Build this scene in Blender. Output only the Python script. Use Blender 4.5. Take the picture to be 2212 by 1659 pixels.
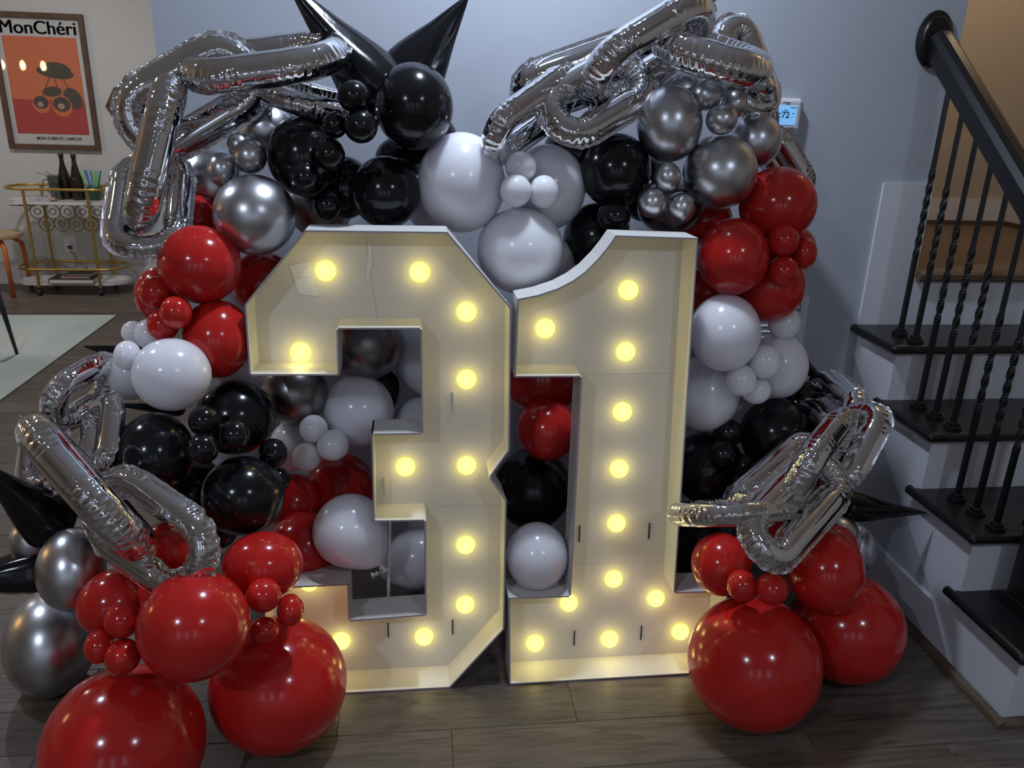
import bpy, bmesh, math, random
from mathutils import Vector, Matrix, noise
random.seed(7)
PI = math.pi
S = bpy.context.scene
COL = S.collection
for o in list(bpy.data.objects): bpy.data.objects.remove(o)

# ------------------------------------------------------------------ camera
FPX, CXP, CYP, CAMH = 1720.0, 1106.0, 829.5, 1.5
FWD = Vector((0.11744, 0.93483, -0.33512)).normalized()
RGT = Vector((0.99303, -0.11396, 0.03009)); RGT = (RGT - FWD * RGT.dot(FWD)).normalized()
UPV = RGT.cross(FWD)
CAM = Vector((0, 0, CAMH))
cd = bpy.data.cameras.new('camera'); cam = bpy.data.objects.new('camera', cd); COL.objects.link(cam)
cd.sensor_fit = 'HORIZONTAL'; cd.sensor_width = 36.0; cd.lens = FPX / 2212 * 36.0
cd.clip_start = 0.02; cd.clip_end = 60
cam.matrix_world = Matrix(((RGT.x, UPV.x, -FWD.x, CAM.x), (RGT.y, UPV.y, -FWD.y, CAM.y), (RGT.z, UPV.z, -FWD.z, CAM.z), (0, 0, 0, 1)))
S.camera = cam

# ------------------------------------------------------------------ world, exposure
w = bpy.data.worlds.new('world'); S.world = w; w.use_nodes = True
w.node_tree.nodes['Background'].inputs[0].default_value = (0.55, 0.62, 0.8, 1)
w.node_tree.nodes['Background'].inputs[1].default_value = 0.05
S.view_settings.view_transform = 'Standard'; S.view_settings.look = 'None'
S.view_settings.gamma = 1.0; S.view_settings.use_curve_mapping = False
S.view_settings.exposure = 0.0

# ------------------------------------------------------------------ lamps of the room and two added front fills (the fittings themselves are built further down)
def lamp(name, kind, loc, energy, color, size=0.1, rot=(0, 0, 0), spread=None, blend=None, spot=None):
    l = bpy.data.lights.new(name, kind); l.energy = energy; l.color = color
    if kind == 'AREA':
        l.shape = 'DISK'; l.size = size
        if spread: l.spread = spread
    else:
        l.shadow_soft_size = size
    if kind == 'SPOT': l.spot_size = spot; l.spot_blend = blend
    o = bpy.data.objects.new(name, l); COL.objects.link(o); o.location = loc; o.rotation_euler = rot
    return o
CEIL = 2.72
DOWN = [(0.28, 1.94), (-1.95, 2.35), (-1.5, -0.9), (1.4, -0.9), (-2.4, 5.2), (-4.6, 5.0)]  # third and fourth are unseen front fill lamps, added behind the camera
DOWN_W = [25, 16, 23, 14, 21, 14]
COOL = (0.70, 0.815, 1.0)
for (x, y), e in zip(DOWN, DOWN_W):
    warm = y > 4
    lamp('downlight_lamp', 'AREA', (x, y, CEIL - 0.012), e, (0.97, 0.97, 1.0) if warm else COOL, 0.13)
CHAND = (-4.85, 2.6, 1.72)
lamp('landing_lamp', 'POINT', (2.3, 3.0, 2.45), 7.5, (1.0, 0.74, 0.45), 0.08)

# ------------------------------------------------------------------ helpers
def ray(px, py): return FWD + RGT * ((px - CXP) / FPX) - UPV * ((py - CYP) / FPX)
def at(px, py, y):
    d = ray(px, py); return CAM + d * (y / d.y)
def atz(px, py, z):
    d = ray(px, py); return CAM + d * ((z - CAMH) / d.z)
def atx(px, py, x):
    d = ray(px, py); return CAM + d * (x / d.x)

def mesh_obj(name, bm, m=None, parent=None, smooth=False, kind=None, label=None):
    me = bpy.data.meshes.new(name)
    if isinstance(bm, tuple):
        me.from_pydata(bm[0], [], bm[1])
    else:
        bm.normal_update(); bm.to_mesh(me); bm.free()
    me.update()
    if smooth:
        me.polygons.foreach_set('use_smooth', [True] * len(me.polygons))
    o = bpy.data.objects.new(name, me); COL.objects.link(o)
    if m: me.materials.append(m)
    if parent: o.parent = parent
    if kind: o['kind'] = kind
    if label: o['label'] = label
    return o
def link_copy(src, parent=None):
    o = src.copy(); COL.objects.link(o); o.parent = parent; return o
def empty(name, loc=(0, 0, 0), rz=0):
    o = bpy.data.objects.new(name, None); COL.objects.link(o); o.empty_display_size = 0.05
    o.location = loc; o.rotation_euler = (0, 0, rz); return o
def tag(o, label, cat, group=None):
    o['label'] = label; o['category'] = cat
    if group: o['group'] = group
    return o
def struct(o): o['kind'] = 'structure'; return o

def box(bm, c, s, rot=None, bev=0.0):
    r = bmesh.ops.create_cube(bm, size=1.0)
    vs = r['verts']
    M = Matrix.Translation(Vector(c)) @ (rot.to_4x4() if rot else Matrix.Identity(4)) @ Matrix.Diagonal((s[0], s[1], s[2], 1))
    bmesh.ops.transform(bm, matrix=M, verts=vs)
    if bev > 0:
        es = list({e for v in vs for e in v.link_edges})
        bmesh.ops.bevel(bm, geom=es, offset=bev, segments=2, profile=0.5, affect='EDGES')
def B(c, s, bev=0.0, rot=None):
    bm = bmesh.new(); box(bm, c, s, rot, bev); return bm
def prism(bm, poly, a, b):
    """poly: list of 3D points (a planar loop); extruded by vector b-a"""
    d = Vector(b) - Vector(a); n = len(poly)
    v0 = [bm.verts.new(Vector(p)) for p in poly]; v1 = [bm.verts.new(Vector(p) + d) for p in poly]
    bm.faces.new(v0); bm.faces.new(list(reversed(v1)))
    for i in range(n):
        j = (i + 1) % n
        bm.faces.new([v0[j], v0[i], v1[i], v1[j]])
    bmesh.ops.recalc_face_normals(bm, faces=bm.faces)
def lathe(bm, prof, seg=32, M=None, cap=True):
    rings = []
    for r, z in prof:
        if r < 1e-6:
            rings.append([bm.verts.new((0, 0, z))])
        else:
            rings.append([bm.verts.new((r * math.cos(2 * PI * k / seg), r * math.sin(2 * PI * k / seg), z)) for k in range(seg)])
    for a, b in zip(rings[:-1], rings[1:]):
        if len(a) == 1 and len(b) == 1: continue
        for k in range(seg):
            l = (k + 1) % seg
            if len(a) == 1: bm.faces.new([a[0], b[k], b[l]])
            elif len(b) == 1: bm.faces.new([a[k], a[l], b[0]])
            else: bm.faces.new([a[k], a[l], b[l], b[k]])
    if cap:
        if len(rings[0]) > 1: bm.faces.new(list(reversed(rings[0])))
        if len(rings[-1]) > 1: bm.faces.new(rings[-1])
    if M is not None:
        vs = [v for ring in rings for v in ring]
        bmesh.ops.transform(bm, matrix=M, verts=vs)
    bmesh.ops.recalc_face_normals(bm, faces=bm.faces)
def tube(bm, pts, r, seg=10, closed=False, cap=True):
    pts = [Vector(p) for p in pts]; n = len(pts)
    T = []
    for i in range(n):
        if closed: t = pts[(i + 1) % n] - pts[i - 1]
        else: t = pts[min(i + 1, n - 1)] - pts[max(i - 1, 0)]
        T.append(t.normalized())
    u = T[0].orthogonal().normalized(); rings = []
    for i in range(n):
        u = (u - T[i] * u.dot(T[i])).normalized(); v = T[i].cross(u)
        rr = r[i] if isinstance(r, (list, tuple)) else r
        rings.append([bm.verts.new(pts[i] + (u * math.cos(2 * PI * k / seg) + v * math.sin(2 * PI * k / seg)) * rr) for k in range(seg)])
    m = n if closed else n - 1
    for i in range(m):
        a, b = rings[i], rings[(i + 1) % n]
        # find best offset for a closed loop
        off = 0
        if closed and i == n - 1:
            off = min(range(seg), key=lambda q: (a[0].co - b[q].co).length)
        for k in range(seg):
            bm.faces.new([a[k], a[(k + 1) % seg], b[(k + 1 + off) % seg], b[(k + off) % seg]])
    if cap and not closed:
        bm.faces.new(list(reversed(rings[0]))); bm.faces.new(rings[-1])
    bmesh.ops.recalc_face_normals(bm, faces=bm.faces)
def T_(pts, r, seg=10, closed=False):
    bm = bmesh.new(); tube(bm, pts, r, seg, closed); return bm
def align(d, up=None):
    """matrix whose +Z looks along d"""
    return Vector(d).normalized().to_track_quat('Z', 'Y').to_matrix().to_4x4()

# ------------------------------------------------------------------ materials
def mat(name, col, rough=0.5, metal=0.0, spec=0.5, coat=0.0, bump=None, emit=None, es=0.0, vary=None, sss=0.0):
    m = bpy.data.materials.new(name); m.use_nodes = True; nt = m.node_tree; b = nt.nodes['Principled BSDF']
    b.inputs['Base Color'].default_value = (*col, 1); b.inputs['Roughness'].default_value = rough
    b.inputs['Metallic'].default_value = metal; b.inputs['Specular IOR Level'].default_value = spec
    b.inputs['Coat Weight'].default_value = coat; b.inputs['Coat Roughness'].default_value = 0.04
    if sss:
        b.inputs['Subsurface Weight'].default_value = sss; b.inputs['Subsurface Radius'].default_value = (0.07, 0.06, 0.07); b.inputs['Subsurface Scale'].default_value = 1.0
    if emit: b.inputs['Emission Color'].default_value = (*emit, 1); b.inputs['Emission Strength'].default_value = es
    if bump or vary:
        tc = nt.nodes.new('ShaderNodeTexCoord')
    if bump:
        sc, st, dist = bump
        n = nt.nodes.new('ShaderNodeTexNoise'); n.inputs['Scale'].default_value = sc; n.inputs['Detail'].default_value = 4
        bp = nt.nodes.new('ShaderNodeBump'); bp.inputs['Strength'].default_value = st; bp.inputs['Distance'].default_value = dist
        nt.links.new(tc.outputs['Object'], n.inputs['Vector']); nt.links.new(n.outputs['Fac'], bp.inputs['Height']); nt.links.new(bp.outputs[0], b.inputs['Normal'])
    if vary:
        sc, col2, lo, hi = vary
        n = nt.nodes.new('ShaderNodeTexNoise'); n.inputs['Scale'].default_value = sc; n.inputs['Detail'].default_value = 5
        r = nt.nodes.new('ShaderNodeValToRGB'); r.color_ramp.elements[0].position = lo; r.color_ramp.elements[1].position = hi
        r.color_ramp.elements[0].color = (*col, 1); r.color_ramp.elements[1].color = (*col2, 1)
        nt.links.new(tc.outputs['Object'], n.inputs['Vector']); nt.links.new(n.outputs['Fac'], r.inputs[0]); nt.links.new(r.outputs[0], b.inputs['Base Color'])
    return m
def s2l(r, g, b):
    f = lambda c: c / 255 / 12.92 if c <= 10 else ((c / 255 + 0.055) / 1.055) ** 2.4
    return (f(r), f(g), f(b))

M = {}
M['wall_grey'] = mat('wall_grey', (0.47, 0.495, 0.555), 0.75, spec=0.3, bump=(260, 0.06, 0.002))
M['wall_greige'] = mat('wall_greige', (0.56, 0.555, 0.54), 0.75, spec=0.3, bump=(260, 0.06, 0.002))
M['wall_tan'] = mat('wall_tan', (0.50, 0.45, 0.39), 0.75, spec=0.3, bump=(260, 0.06, 0.002))
M['ceiling_white'] = mat('ceiling_white', (0.74, 0.73, 0.72), 0.9)
M['trim_white'] = mat('trim_white', (0.71, 0.715, 0.77), 0.4)
M['black_tread'] = mat('black_tread', (0.010, 0.009, 0.010), 0.3, bump=(30, 0.05, 0.002))
M['black_iron'] = mat('black_iron', (0.006, 0.006, 0.007), 0.45)
M['black_rail'] = mat('black_rail', (0.007, 0.0065, 0.007), 0.33)
M['wood_molding'] = mat('wood_molding', (0.13, 0.09, 0.055), 0.5, vary=(14, (0.09, 0.06, 0.038), 0.35, 0.65))
M['latex_black'] = mat('latex_black', (0.007, 0.007, 0.009), 0.16, spec=0.45)
M['latex_red'] = mat('latex_red', (0.53, 0.018, 0.015), 0.15, spec=0.5)
M['latex_white'] = mat('latex_white', (0.80, 0.785, 0.835), 0.18, spec=0.5, sss=0.8)
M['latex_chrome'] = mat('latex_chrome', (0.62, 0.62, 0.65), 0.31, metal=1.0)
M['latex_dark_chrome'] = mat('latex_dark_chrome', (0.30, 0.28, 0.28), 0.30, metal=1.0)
M['foil_silver'] = mat('foil_silver', (0.78, 0.78, 0.80), 0.03, metal=1.0, bump=(30, 0.02, 0.004))
M['foil_crinkle'] = mat('foil_crinkle', (0.80, 0.80, 0.82), 0.10, metal=1.0, bump=(170, 0.8, 0.006))
M['foil_black'] = mat('foil_black', (0.006, 0.006, 0.008), 0.15, spec=0.4, bump=(26, 0.15, 0.006))
M['foam_white'] = mat('foam_white', (0.70, 0.68, 0.645), 0.42, spec=0.4)
M['foam_edge'] = mat('foam_edge', (0.42, 0.39, 0.40), 0.6)
M['tape'] = mat('tape', (0.80, 0.80, 0.83), 0.3, spec=0.9, bump=(120, 0.25, 0.002))
M['slot_dark'] = mat('slot_dark', (0.02, 0.017, 0.014), 0.8)
M['bulb_glow'] = mat('bulb_glow', (0.25, 0.2, 0.03), 0.4, emit=(1.0, 0.88, 0.105), es=3.4)
M['gold'] = mat('gold', (0.50, 0.33, 0.09), 0.38, metal=0.85)
M['gold_dark'] = mat('gold_dark', (0.20, 0.15, 0.08), 0.4, metal=0.9)
M['marble'] = mat('marble', (0.66, 0.65, 0.64), 0.25, vary=(9, (0.30, 0.30, 0.31), 0.60, 0.70))
M['bottle'] = mat('bottle', (0.018, 0.012, 0.008), 0.1)
M['steel'] = mat('steel', (0.5, 0.5, 0.5), 0.2, metal=1.0)
M['orange'] = mat('orange', (0.60, 0.15, 0.035), 0.4)
M['stool_wood'] = mat('stool_wood', (0.50, 0.34, 0.19), 0.5, vary=(7, (0.40, 0.26, 0.14), 0.4, 0.7))
M['rubber'] = mat('rubber', (0.015, 0.015, 0.016), 0.5)
M['plastic_white'] = mat('plastic_white', (0.74, 0.74, 0.76), 0.35)
M['frame_wood'] = mat('frame_wood', (0.115, 0.058, 0.036), 0.45, vary=(12, (0.075, 0.038, 0.025), 0.4, 0.7))
M['paper'] = mat('paper', (0.66, 0.62, 0.60), 0.6)
M['ink'] = mat('ink', (0.02, 0.018, 0.018), 0.6)
M['print_orange'] = mat('print_orange', (0.74, 0.19, 0.085), 0.6)
M['print_red'] = mat('print_red', (0.52, 0.065, 0.055), 0.6)
M['print_grey'] = mat('print_grey', (0.10, 0.075, 0.06), 0.6)
M['print_pink'] = mat('print_pink', (0.62, 0.30, 0.27), 0.6)
M['print_line'] = mat('print_line', (0.68, 0.23, 0.13), 0.6)
M['lcd'] = mat('lcd', (0.1, 0.2, 0.3), 0.3, emit=s2l(120, 180, 240), es=0.85)
M['lcd_ink'] = mat('lcd_ink', (0.03, 0.08, 0.2), 0.5)
M['grey_mark'] = mat('grey_mark', (0.2, 0.2, 0.24), 0.5)
M['chair_dark'] = mat('chair_dark', (0.015, 0.017, 0.022), 0.4)
M['lens_cool'] = mat('lens_cool', (0.9, 0.9, 0.9), 0.4, emit=(0.85, 0.92, 1.0), es=9)
M['lens_warm'] = mat('lens_warm', (0.9, 0.9, 0.9), 0.4, emit=(1.0, 0.88, 0.7), es=9)
M['bulb_warm'] = mat('bulb_warm', (0.9, 0.8, 0.6), 0.3, emit=(1.0, 0.58, 0.22), es=75)
M['pane_light'] = mat('pane_light', (0.5, 0.6, 0.8), 0.2, emit=(0.68, 0.80, 1.0), es=1.0)
M['straw_blue'] = mat('straw_blue', (0.06, 0.22, 0.50), 0.4)
M['straw_green'] = mat('straw_green', (0.22, 0.55, 0.20), 0.4)
M['green_glass'] = mat('green_glass', (0.03, 0.07, 0.045), 0.2)
M['book_orange'] = mat('book_orange', (0.48, 0.12, 0.06), 0.6)
M['book_black'] = mat('book_black', (0.02, 0.02, 0.02), 0.6)
M['peach'] = mat('peach', (0.45, 0.30, 0.24), 0.6)
M['rug'] = mat('rug', (0.40, 0.45, 0.42), 0.95, spec=0.1, vary=(1.7, (0.50, 0.53, 0.50), 0.35, 0.65))
def glass_mat(name, tint, alpha):
    m = bpy.data.materials.new(name); m.use_nodes = True; nt = m.node_tree; nt.nodes.clear()
    out = nt.nodes.new('ShaderNodeOutputMaterial'); mx = nt.nodes.new('ShaderNodeMixShader')
    tr = nt.nodes.new('ShaderNodeBsdfTransparent'); tr.inputs[0].default_value = (*tint, 1)
    gl = nt.nodes.new('ShaderNodeBsdfGlossy'); gl.inputs['Roughness'].default_value = 0.02
    lw = nt.nodes.new('ShaderNodeLayerWeight'); fr = nt.nodes.new('ShaderNodeMath'); fr.operation = 'POWER'; fr.inputs[1].default_value = 5
    nt.links.new(lw.outputs['Facing'], fr.inputs[0])
    ad = nt.nodes.new('ShaderNodeMath'); ad.operation = 'ADD'; ad.inputs[1].default_value = alpha
    nt.links.new(fr.outputs[0], ad.inputs[0]); nt.links.new(ad.outputs[0], mx.inputs[0])
    nt.links.new(tr.outputs[0], mx.inputs[1]); nt.links.new(gl.outputs[0], mx.inputs[2]); nt.links.new(mx.outputs[0], out.inputs[0])
    return m
M['glass'] = glass_mat('glass', (0.96, 0.975, 0.975), 0.035)
M['glass_smoke'] = glass_mat('glass_smoke', (0.62, 0.64, 0.65), 0.06)
def wood_floor(name, c1, c2, c3):
    m = bpy.data.materials.new(name); m.use_nodes = True; nt = m.node_tree; b = nt.nodes['Principled BSDF']
    tc = nt.nodes.new('ShaderNodeTexCoord'); oi = nt.nodes.new('ShaderNodeObjectInfo')
    mp = nt.nodes.new('ShaderNodeMapping'); mp.inputs['Scale'].default_value = (2.0, 3.2, 1)
    ad = nt.nodes.new('ShaderNodeVectorMath'); ad.operation = 'ADD'
    mul = nt.nodes.new('ShaderNodeVectorMath'); mul.operation = 'SCALE'; mul.inputs[0].default_value = (37, 53, 11)
    nt.links.new(oi.outputs['Random'], mul.inputs['Scale']); nt.links.new(tc.outputs['Object'], ad.inputs[0]); nt.links.new(mul.outputs[0], ad.inputs[1])
    nt.links.new(ad.outputs[0], mp.inputs[0])
    n = nt.nodes.new('ShaderNodeTexNoise'); n.inputs['Scale'].default_value = 2.0; n.inputs['Detail'].default_value = 6; n.inputs['Roughness'].default_value = 0.62; n.inputs['Distortion'].default_value = 1.2
    nt.links.new(mp.outputs[0], n.inputs['Vector'])
    r = nt.nodes.new('ShaderNodeValToRGB'); cr = r.color_ramp
    cr.elements[0].position = 0.30; cr.elements[0].color = (*c1, 1); cr.elements[1].position = 0.50; cr.elements[1].color = (*c2, 1)
    e = cr.elements.new(0.75); e.color = (*c3, 1)
    nt.links.new(n.outputs['Fac'], r.inputs[0])
    hv = nt.nodes.new('ShaderNodeHueSaturation'); mr = nt.nodes.new('ShaderNodeMapRange'); mr.inputs['To Min'].default_value = 0.82; mr.inputs['To Max'].default_value = 1.18
    nt.links.new(oi.outputs['Random'], mr.inputs['Value']); nt.links.new(mr.outputs[0], hv.inputs['Value']); nt.links.new(r.outputs[0], hv.inputs['Color'])
    nt.links.new(hv.outputs[0], b.inputs['Base Color'])
    b.inputs['Roughness'].default_value = 0.42; b.inputs['Specular IOR Level'].default_value = 0.4
    bp = nt.nodes.new('ShaderNodeBump'); bp.inputs['Strength'].default_value = 0.25; bp.inputs['Distance'].default_value = 0.002
    nt.links.new(n.outputs['Fac'], bp.inputs['Height']); nt.links.new(bp.outputs[0], b.inputs['Normal'])
    return m
M['floor_wood'] = wood_floor('floor_wood', (0.046, 0.034, 0.026), (0.108, 0.086, 0.069), (0.145, 0.12, 0.10))
M['landing_wood'] = wood_floor('landing_wood', (0.10, 0.065, 0.043), (0.15, 0.10, 0.068), (0.19, 0.13, 0.09))
# ================================================================== the room
YB, YL = 2.50, 6.70            # back wall behind the balloons; far wall of the dining room on the left
XE0, XE1 = -0.715, 1.677       # ends of the back wall
def slab(name, c, s, m): return struct(mesh_obj(name, B(c, s), m))
slab('ceiling', (-1.5, 2.0, CEIL + 0.05), (11.2, 10.4, 0.1), M['ceiling_white'])
slab('wall_back', ((XE0 + XE1) / 2, YB + 0.06, CEIL / 2), (XE1 - XE0, 0.12, CEIL), M['wall_grey'])
slab('wall_hall', (XE0 + 0.06, (YB + YL) / 2 + 0.06, CEIL / 2), (0.12, YL - YB - 0.12, CEIL), M['wall_greige'])
slab('wall_far', (-3.9, YL + 0.06, CEIL / 2), (6.5, 0.12, CEIL), M['wall_greige'])
slab('wall_left', (-6.9, 2.0, CEIL / 2), (0.12, 9.5, CEIL), M['wall_greige'])
slab('wall_right', (2.93, 0.55, CEIL / 2), (0.12, 6.3, CEIL), M['wall_tan'])
slab('wall_front', (-1.95, -2.66, CEIL / 2), (10.0, 0.12, CEIL), M['wall_greige'])
# stairwell above the landing
slab('wall_stairwell', (2.28, 3.70, CEIL / 2), (1.36, 0.12, CEIL), M['wall_tan'])
slab('wall_landing', (XE1 - 0.05, 3.13, CEIL / 2), (0.10, 1.02, CEIL), M['wall_tan'])
# windows behind the photographer
for k, x in enumerate((-1.55, -0.35, 0.85)):
    r = struct(empty('window_%d' % (k + 1), (x, -2.6, 1.75)))
    bm = bmesh.new()
    for sx in (-1, 1): box(bm, (sx * 0.23, 0.02, 0), (0.06, 0.04, 1.16))
    for sz in (-1, 1): box(bm, (0, 0.02, sz * 0.55), (0.40, 0.04, 0.06))
    mesh_obj('window_frame', bm, M['trim_white'], r)
    for sz in (-1, 1):
        mesh_obj('pane', B((0, 0.005, sz * 0.265), (0.38, 0.008, 0.47)), M['pane_light'], r)
    mesh_obj('window_rail', B((0, 0.02, 0), (0.40, 0.03, 0.05)), M['trim_white'], r)

# floor: a sub floor and its planks, laid parallel to the back wall
flo = slab('floor', (-1.95, 2.0, -0.052), (10.0, 9.4, 0.08), M['slot_dark'])
flo.data.materials[0] = M['wood_molding']
PW = 0.15
def plank_mesh():
    bm = bmesh.new(); h = 0.012; e = 0.0013
    a = [bm.verts.new((x, y, -h)) for x, y in ((-.5, -.5), (.5, -.5), (.5, .5), (-.5, .5))]
    b = [bm.verts.new((x, y, -e / 2)) for x, y in ((-.5, -.5), (.5, -.5), (.5, .5), (-.5, .5))]
    c = [bm.verts.new((x, y, 0)) for x, y in ((-.499, -.492), (.499, -.492), (.499, .492), (-.499, .492))]
    for p, q in ((a, b), (b, c)):
        for i in range(4):
            j = (i + 1) % 4; bm.faces.new([p[i], p[j], q[j], q[i]])
    bm.faces.new(c)
    return bm
pl0 = mesh_obj('plank', plank_mesh(), M['floor_wood'], flo)
first = True
rowY0 = 1.605
rnd = random.Random(5)
special = {0: (-0.21, 0.40), -1: (0.075,)}
for k in range(-5, 34):
    y = rowY0 + (k + 0.5) * PW
    xmin, xmax = (-6.8 if y > 2.6 else -3.0), (2.85 if y < 3.5 else -0.6)
    if y > 2.6: xmax = -0.6
    cuts = list(special.get(k, ()))
    if cuts:
        lo, hi = min(cuts), max(cuts)
        while lo > xmin: lo -= rnd.uniform(0.9, 1.5); cuts.append(lo)
        while hi < xmax: hi += rnd.uniform(0.9, 1.5); cuts.append(hi)
    else:
        x = xmin - rnd.uniform(0, 1.2)
        while x < xmax + 0.01: cuts.append(x); x += rnd.uniform(1.1, 1.75)
        cuts.append(x)
    cuts = sorted(cuts)
    for a, b in zip(cuts[:-1], cuts[1:]):
        a2, b2 = max(a, xmin), min(b, xmax)
        if b2 - a2 < 0.05: continue
        o = pl0 if first else link_copy(pl0, flo); first = False
        o.location = ((a2 + b2) / 2, y, 0); o.scale = (b2 - a2 - 0.0012, PW - 0.0012, 1)
bm = bmesh.new()
for k in range(-30, -5):
    y = rowY0 + (k + 0.5) * PW; x = -6.6 - rnd.uniform(0, 1)
    while x < 2.8:
        l = rnd.uniform(1.1, 1.7); box(bm, (x + l / 2, y, -0.006), (l - 0.002, PW - 0.002, 0.012)); x += l
mesh_obj('planks', bm, M['floor_wood'], flo, kind='stuff')

# baseboards
bb = bmesh.new(); box(bb, (-3.87, YL - 0.008, 0.07), (6.1, 0.016, 0.14)); box(bb, (-3.87, YL - 0.011, 0.012), (6.1, 0.022, 0.024))
struct(mesh_obj('baseboard_far', bb, M['trim_white']))
bb = bmesh.new(); box(bb, (0.40, YB - 0.008, 0.07), (2.2, 0.016, 0.14))
struct(mesh_obj('baseboard_back', bb, M['trim_white']))

# ------------------------------------------------------------------ staircase
XS = 1.514                     # outer face of the staircase
XN = XS - 0.032                # end of the treads
TZ = [0.235, 0.428, 0.620, 0.812]
NY = [1.473, 1.726, 1.978, 2.231]
RY = [y + 0.032 for y in NY]    # riser faces
st = struct(empty('staircase', (XS, NY[0], 0)))
def stp(bm): 
    bmesh.ops.translate(bm, verts=bm.verts, vec=(-XS, -NY[0], 0)); return bm
XR = 2.86
# stringer (white board) and the wall below it
line = [(1839, 755), (1969, 1157), (2058, 1421)]
pl = [atx(px, py, XS) for px, py in line]
sl = (pl[2].z - pl[0].z) / (pl[2].y - pl[0].y)
def zl(y): return pl[0].z + sl * (y - pl[0].y)
prof = [(RY[0], 0.0), (RY[0], TZ[0] - 0.03)]
for k in range(1, 4): prof += [(RY[k], TZ[k - 1] - 0.03), (RY[k], TZ[k] - 0.03)]
prof += [(YB, TZ[3] - 0.03)]
y0 = pl[0].y - pl[0].z / sl    # where the joint meets the floor
up_ = prof + [(YB, zl(YB) + 0.003), (y0 + 0.003 / sl, 0.0)]
bm = bmesh.new(); prism(bm, [(XS, y, z) for y, z in up_], (XS, 0, 0), (XS + 0.03, 0, 0))
mesh_obj('stringer', stp(bm), M['trim_white'], st)
bm = bmesh.new(); prism(bm, [(XS + 0.006, y, z) for y, z in [(y0, 0), (YB, 0), (YB, zl(YB))]], (XS, 0, 0), (XS + 0.03, 0, 0))
mesh_obj('side_panel', stp(bm), M['wall_grey'], st)
# baseboard under the stairs, cut along the joint
a = atx(1963, 1240, XS); b = atx(1895, 1178, XS)
zt = (a.z + b.z) / 2
bm = bmesh.new(); prism(bm, [(XS - 0.010, y, z) for y, z in [(y0 + 0.02, 0), (YB, 0), (YB, zt), (y0 + zt / sl - 0.01, zt)]], (XS, 0, 0), (XS + 0.02, 0, 0))
mesh_obj('skirting', stp(bm), M['trim_white'], st)
# quarter round along the floor
bm = bmesh.new()
q = [(0, 0), (-0.02, 0), (-0.0187, 0.009), (-0.0145, 0.0165), (-0.008, 0.0215), (0, 0.023)]
prism(bm, [(XS - 0.010 + x, RY[0] - 0.018, z) for x, z in q], (0, 0, 0), (0, YB - RY[0], 0))
prism(bm, [(XS - 0.02, RY[0] + x, z) for x, z in q], (0, 0, 0), (XR - XS, 0, 0))
mesh_obj('floor_molding', stp(bm), M['wood_molding'], st)
for k in range(5):
    y = RY[k] if k < 4 else YB - 0.012
    z0 = 0 if k == 0 else TZ[k - 1]
    z1 = TZ[k] - 0.03 if k < 4 else 0.975
    x0 = XS + 0.0302 if k < 4 else XE1
    mesh_obj('riser', stp(B(((x0 + XR) / 2, y + 0.009, (z0 + z1) / 2), (XR - x0, 0.018, z1 - z0))), M['trim_white'], st)
def tread_bm(k):
    y0_, y1 = NY[k], (RY[k + 1] + 0.004 if k < 3 else YB - 0.003)
    yb = y1 + (0.026 if k < 3 else 0)
    bm = bmesh.new(); z = TZ[k]; t = 0.03; r = t / 2
    # top board with a rounded nose on front and open end; a small return behind the next riser
    box(bm, ((XN + XR) / 2 + r / 2, (y0_ + y1) / 2 + r / 2, z - r), (XR - XN - r, y1 - y0_ - r, t))
    arc = [(-r * math.cos(a_), r * math.sin(a_)) for a_ in [PI / 2 * i / 5 * 2 - PI / 2 for i in range(6)]]
    prism(bm, [(XN + r, y0_ + r + dx, z - r + dz) for dx, dz in arc], (0, 0, 0), (XR - XN - r, 0, 0))
    prism(bm, [(XN + r + dx, y0_ + r, z - r + dz) for dx, dz in arc], (0, 0, 0), (0, yb - y0_ - r, 0))
    lathe(bm, [(0, -r)] + [(r * math.cos(a_), r * math.sin(a_)) for a_ in [PI / 8 * i - PI / 2 for i in range(1, 8)]] + [(0, r)], 16, Matrix.Translation((XN + r, y0_ + r, z - r)), cap=False)
    return bm
for k in range(4):
    mesh_obj('tread', stp(tread_bm(k)), M['black_tread'], st)
# white skirt board on the back wall above the top tread
skx0 = at(1900, 395, YB).x; skx1 = at(1862, 700, YB).x
skz = at(1900, 395, YB).z
bm = bmesh.new(); prism(bm, [(1.505, YB - 0.012, TZ[3]), (XE1 - 0.0, YB - 0.012, TZ[3]), (XE1 - 0.0, YB - 0.012, skz), (1.505, YB - 0.012, skz)], (0, 0, 0), (0, 0.011, 0))
mesh_obj('skirt_board', stp(bm), M['trim_white'], st)
# landing
LZ = 1.0
ld = slab('floor_landing', (2.27, 3.08, LZ - 0.06), (1.18, 1.14, 0.09), M['wood_molding'])
lp = None
for k in range(6):
    y = YB + 0.012 + (k + 0.5) * 0.19
    o = mesh_obj('plank', plank_mesh(), M['landing_wood'], ld) if lp is None else link_copy(lp, ld)
    lp = lp or o
    o.location = (2.27, y, LZ); o.scale = (1.18, 0.188, 1)
bm = bmesh.new(); prism(bm, [(XE1 + 0.003, YB - 0.012 + dx, LZ - 0.017 + dz) for dx, dz in [(0.02, -0.017), (-0.016, -0.017), (-0.026, -0.008), (-0.026, 0.008), (-0.016, 0.017), (0.02, 0.017)]], (0, 0, 0), (1.18, 0, 0))
mesh_obj('landing_nosing', bm, M['wood_molding'], ld)
bm = bmesh.new(); box(bm, (2.27, 3.632, LZ + 0.06), (1.18, 0.014, 0.12)); box(bm, (2.853, 3.07, LZ + 0.06), (0.014, 1.10, 0.12))
struct(mesh_obj('baseboard_landing', bm, M['trim_white']))
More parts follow.
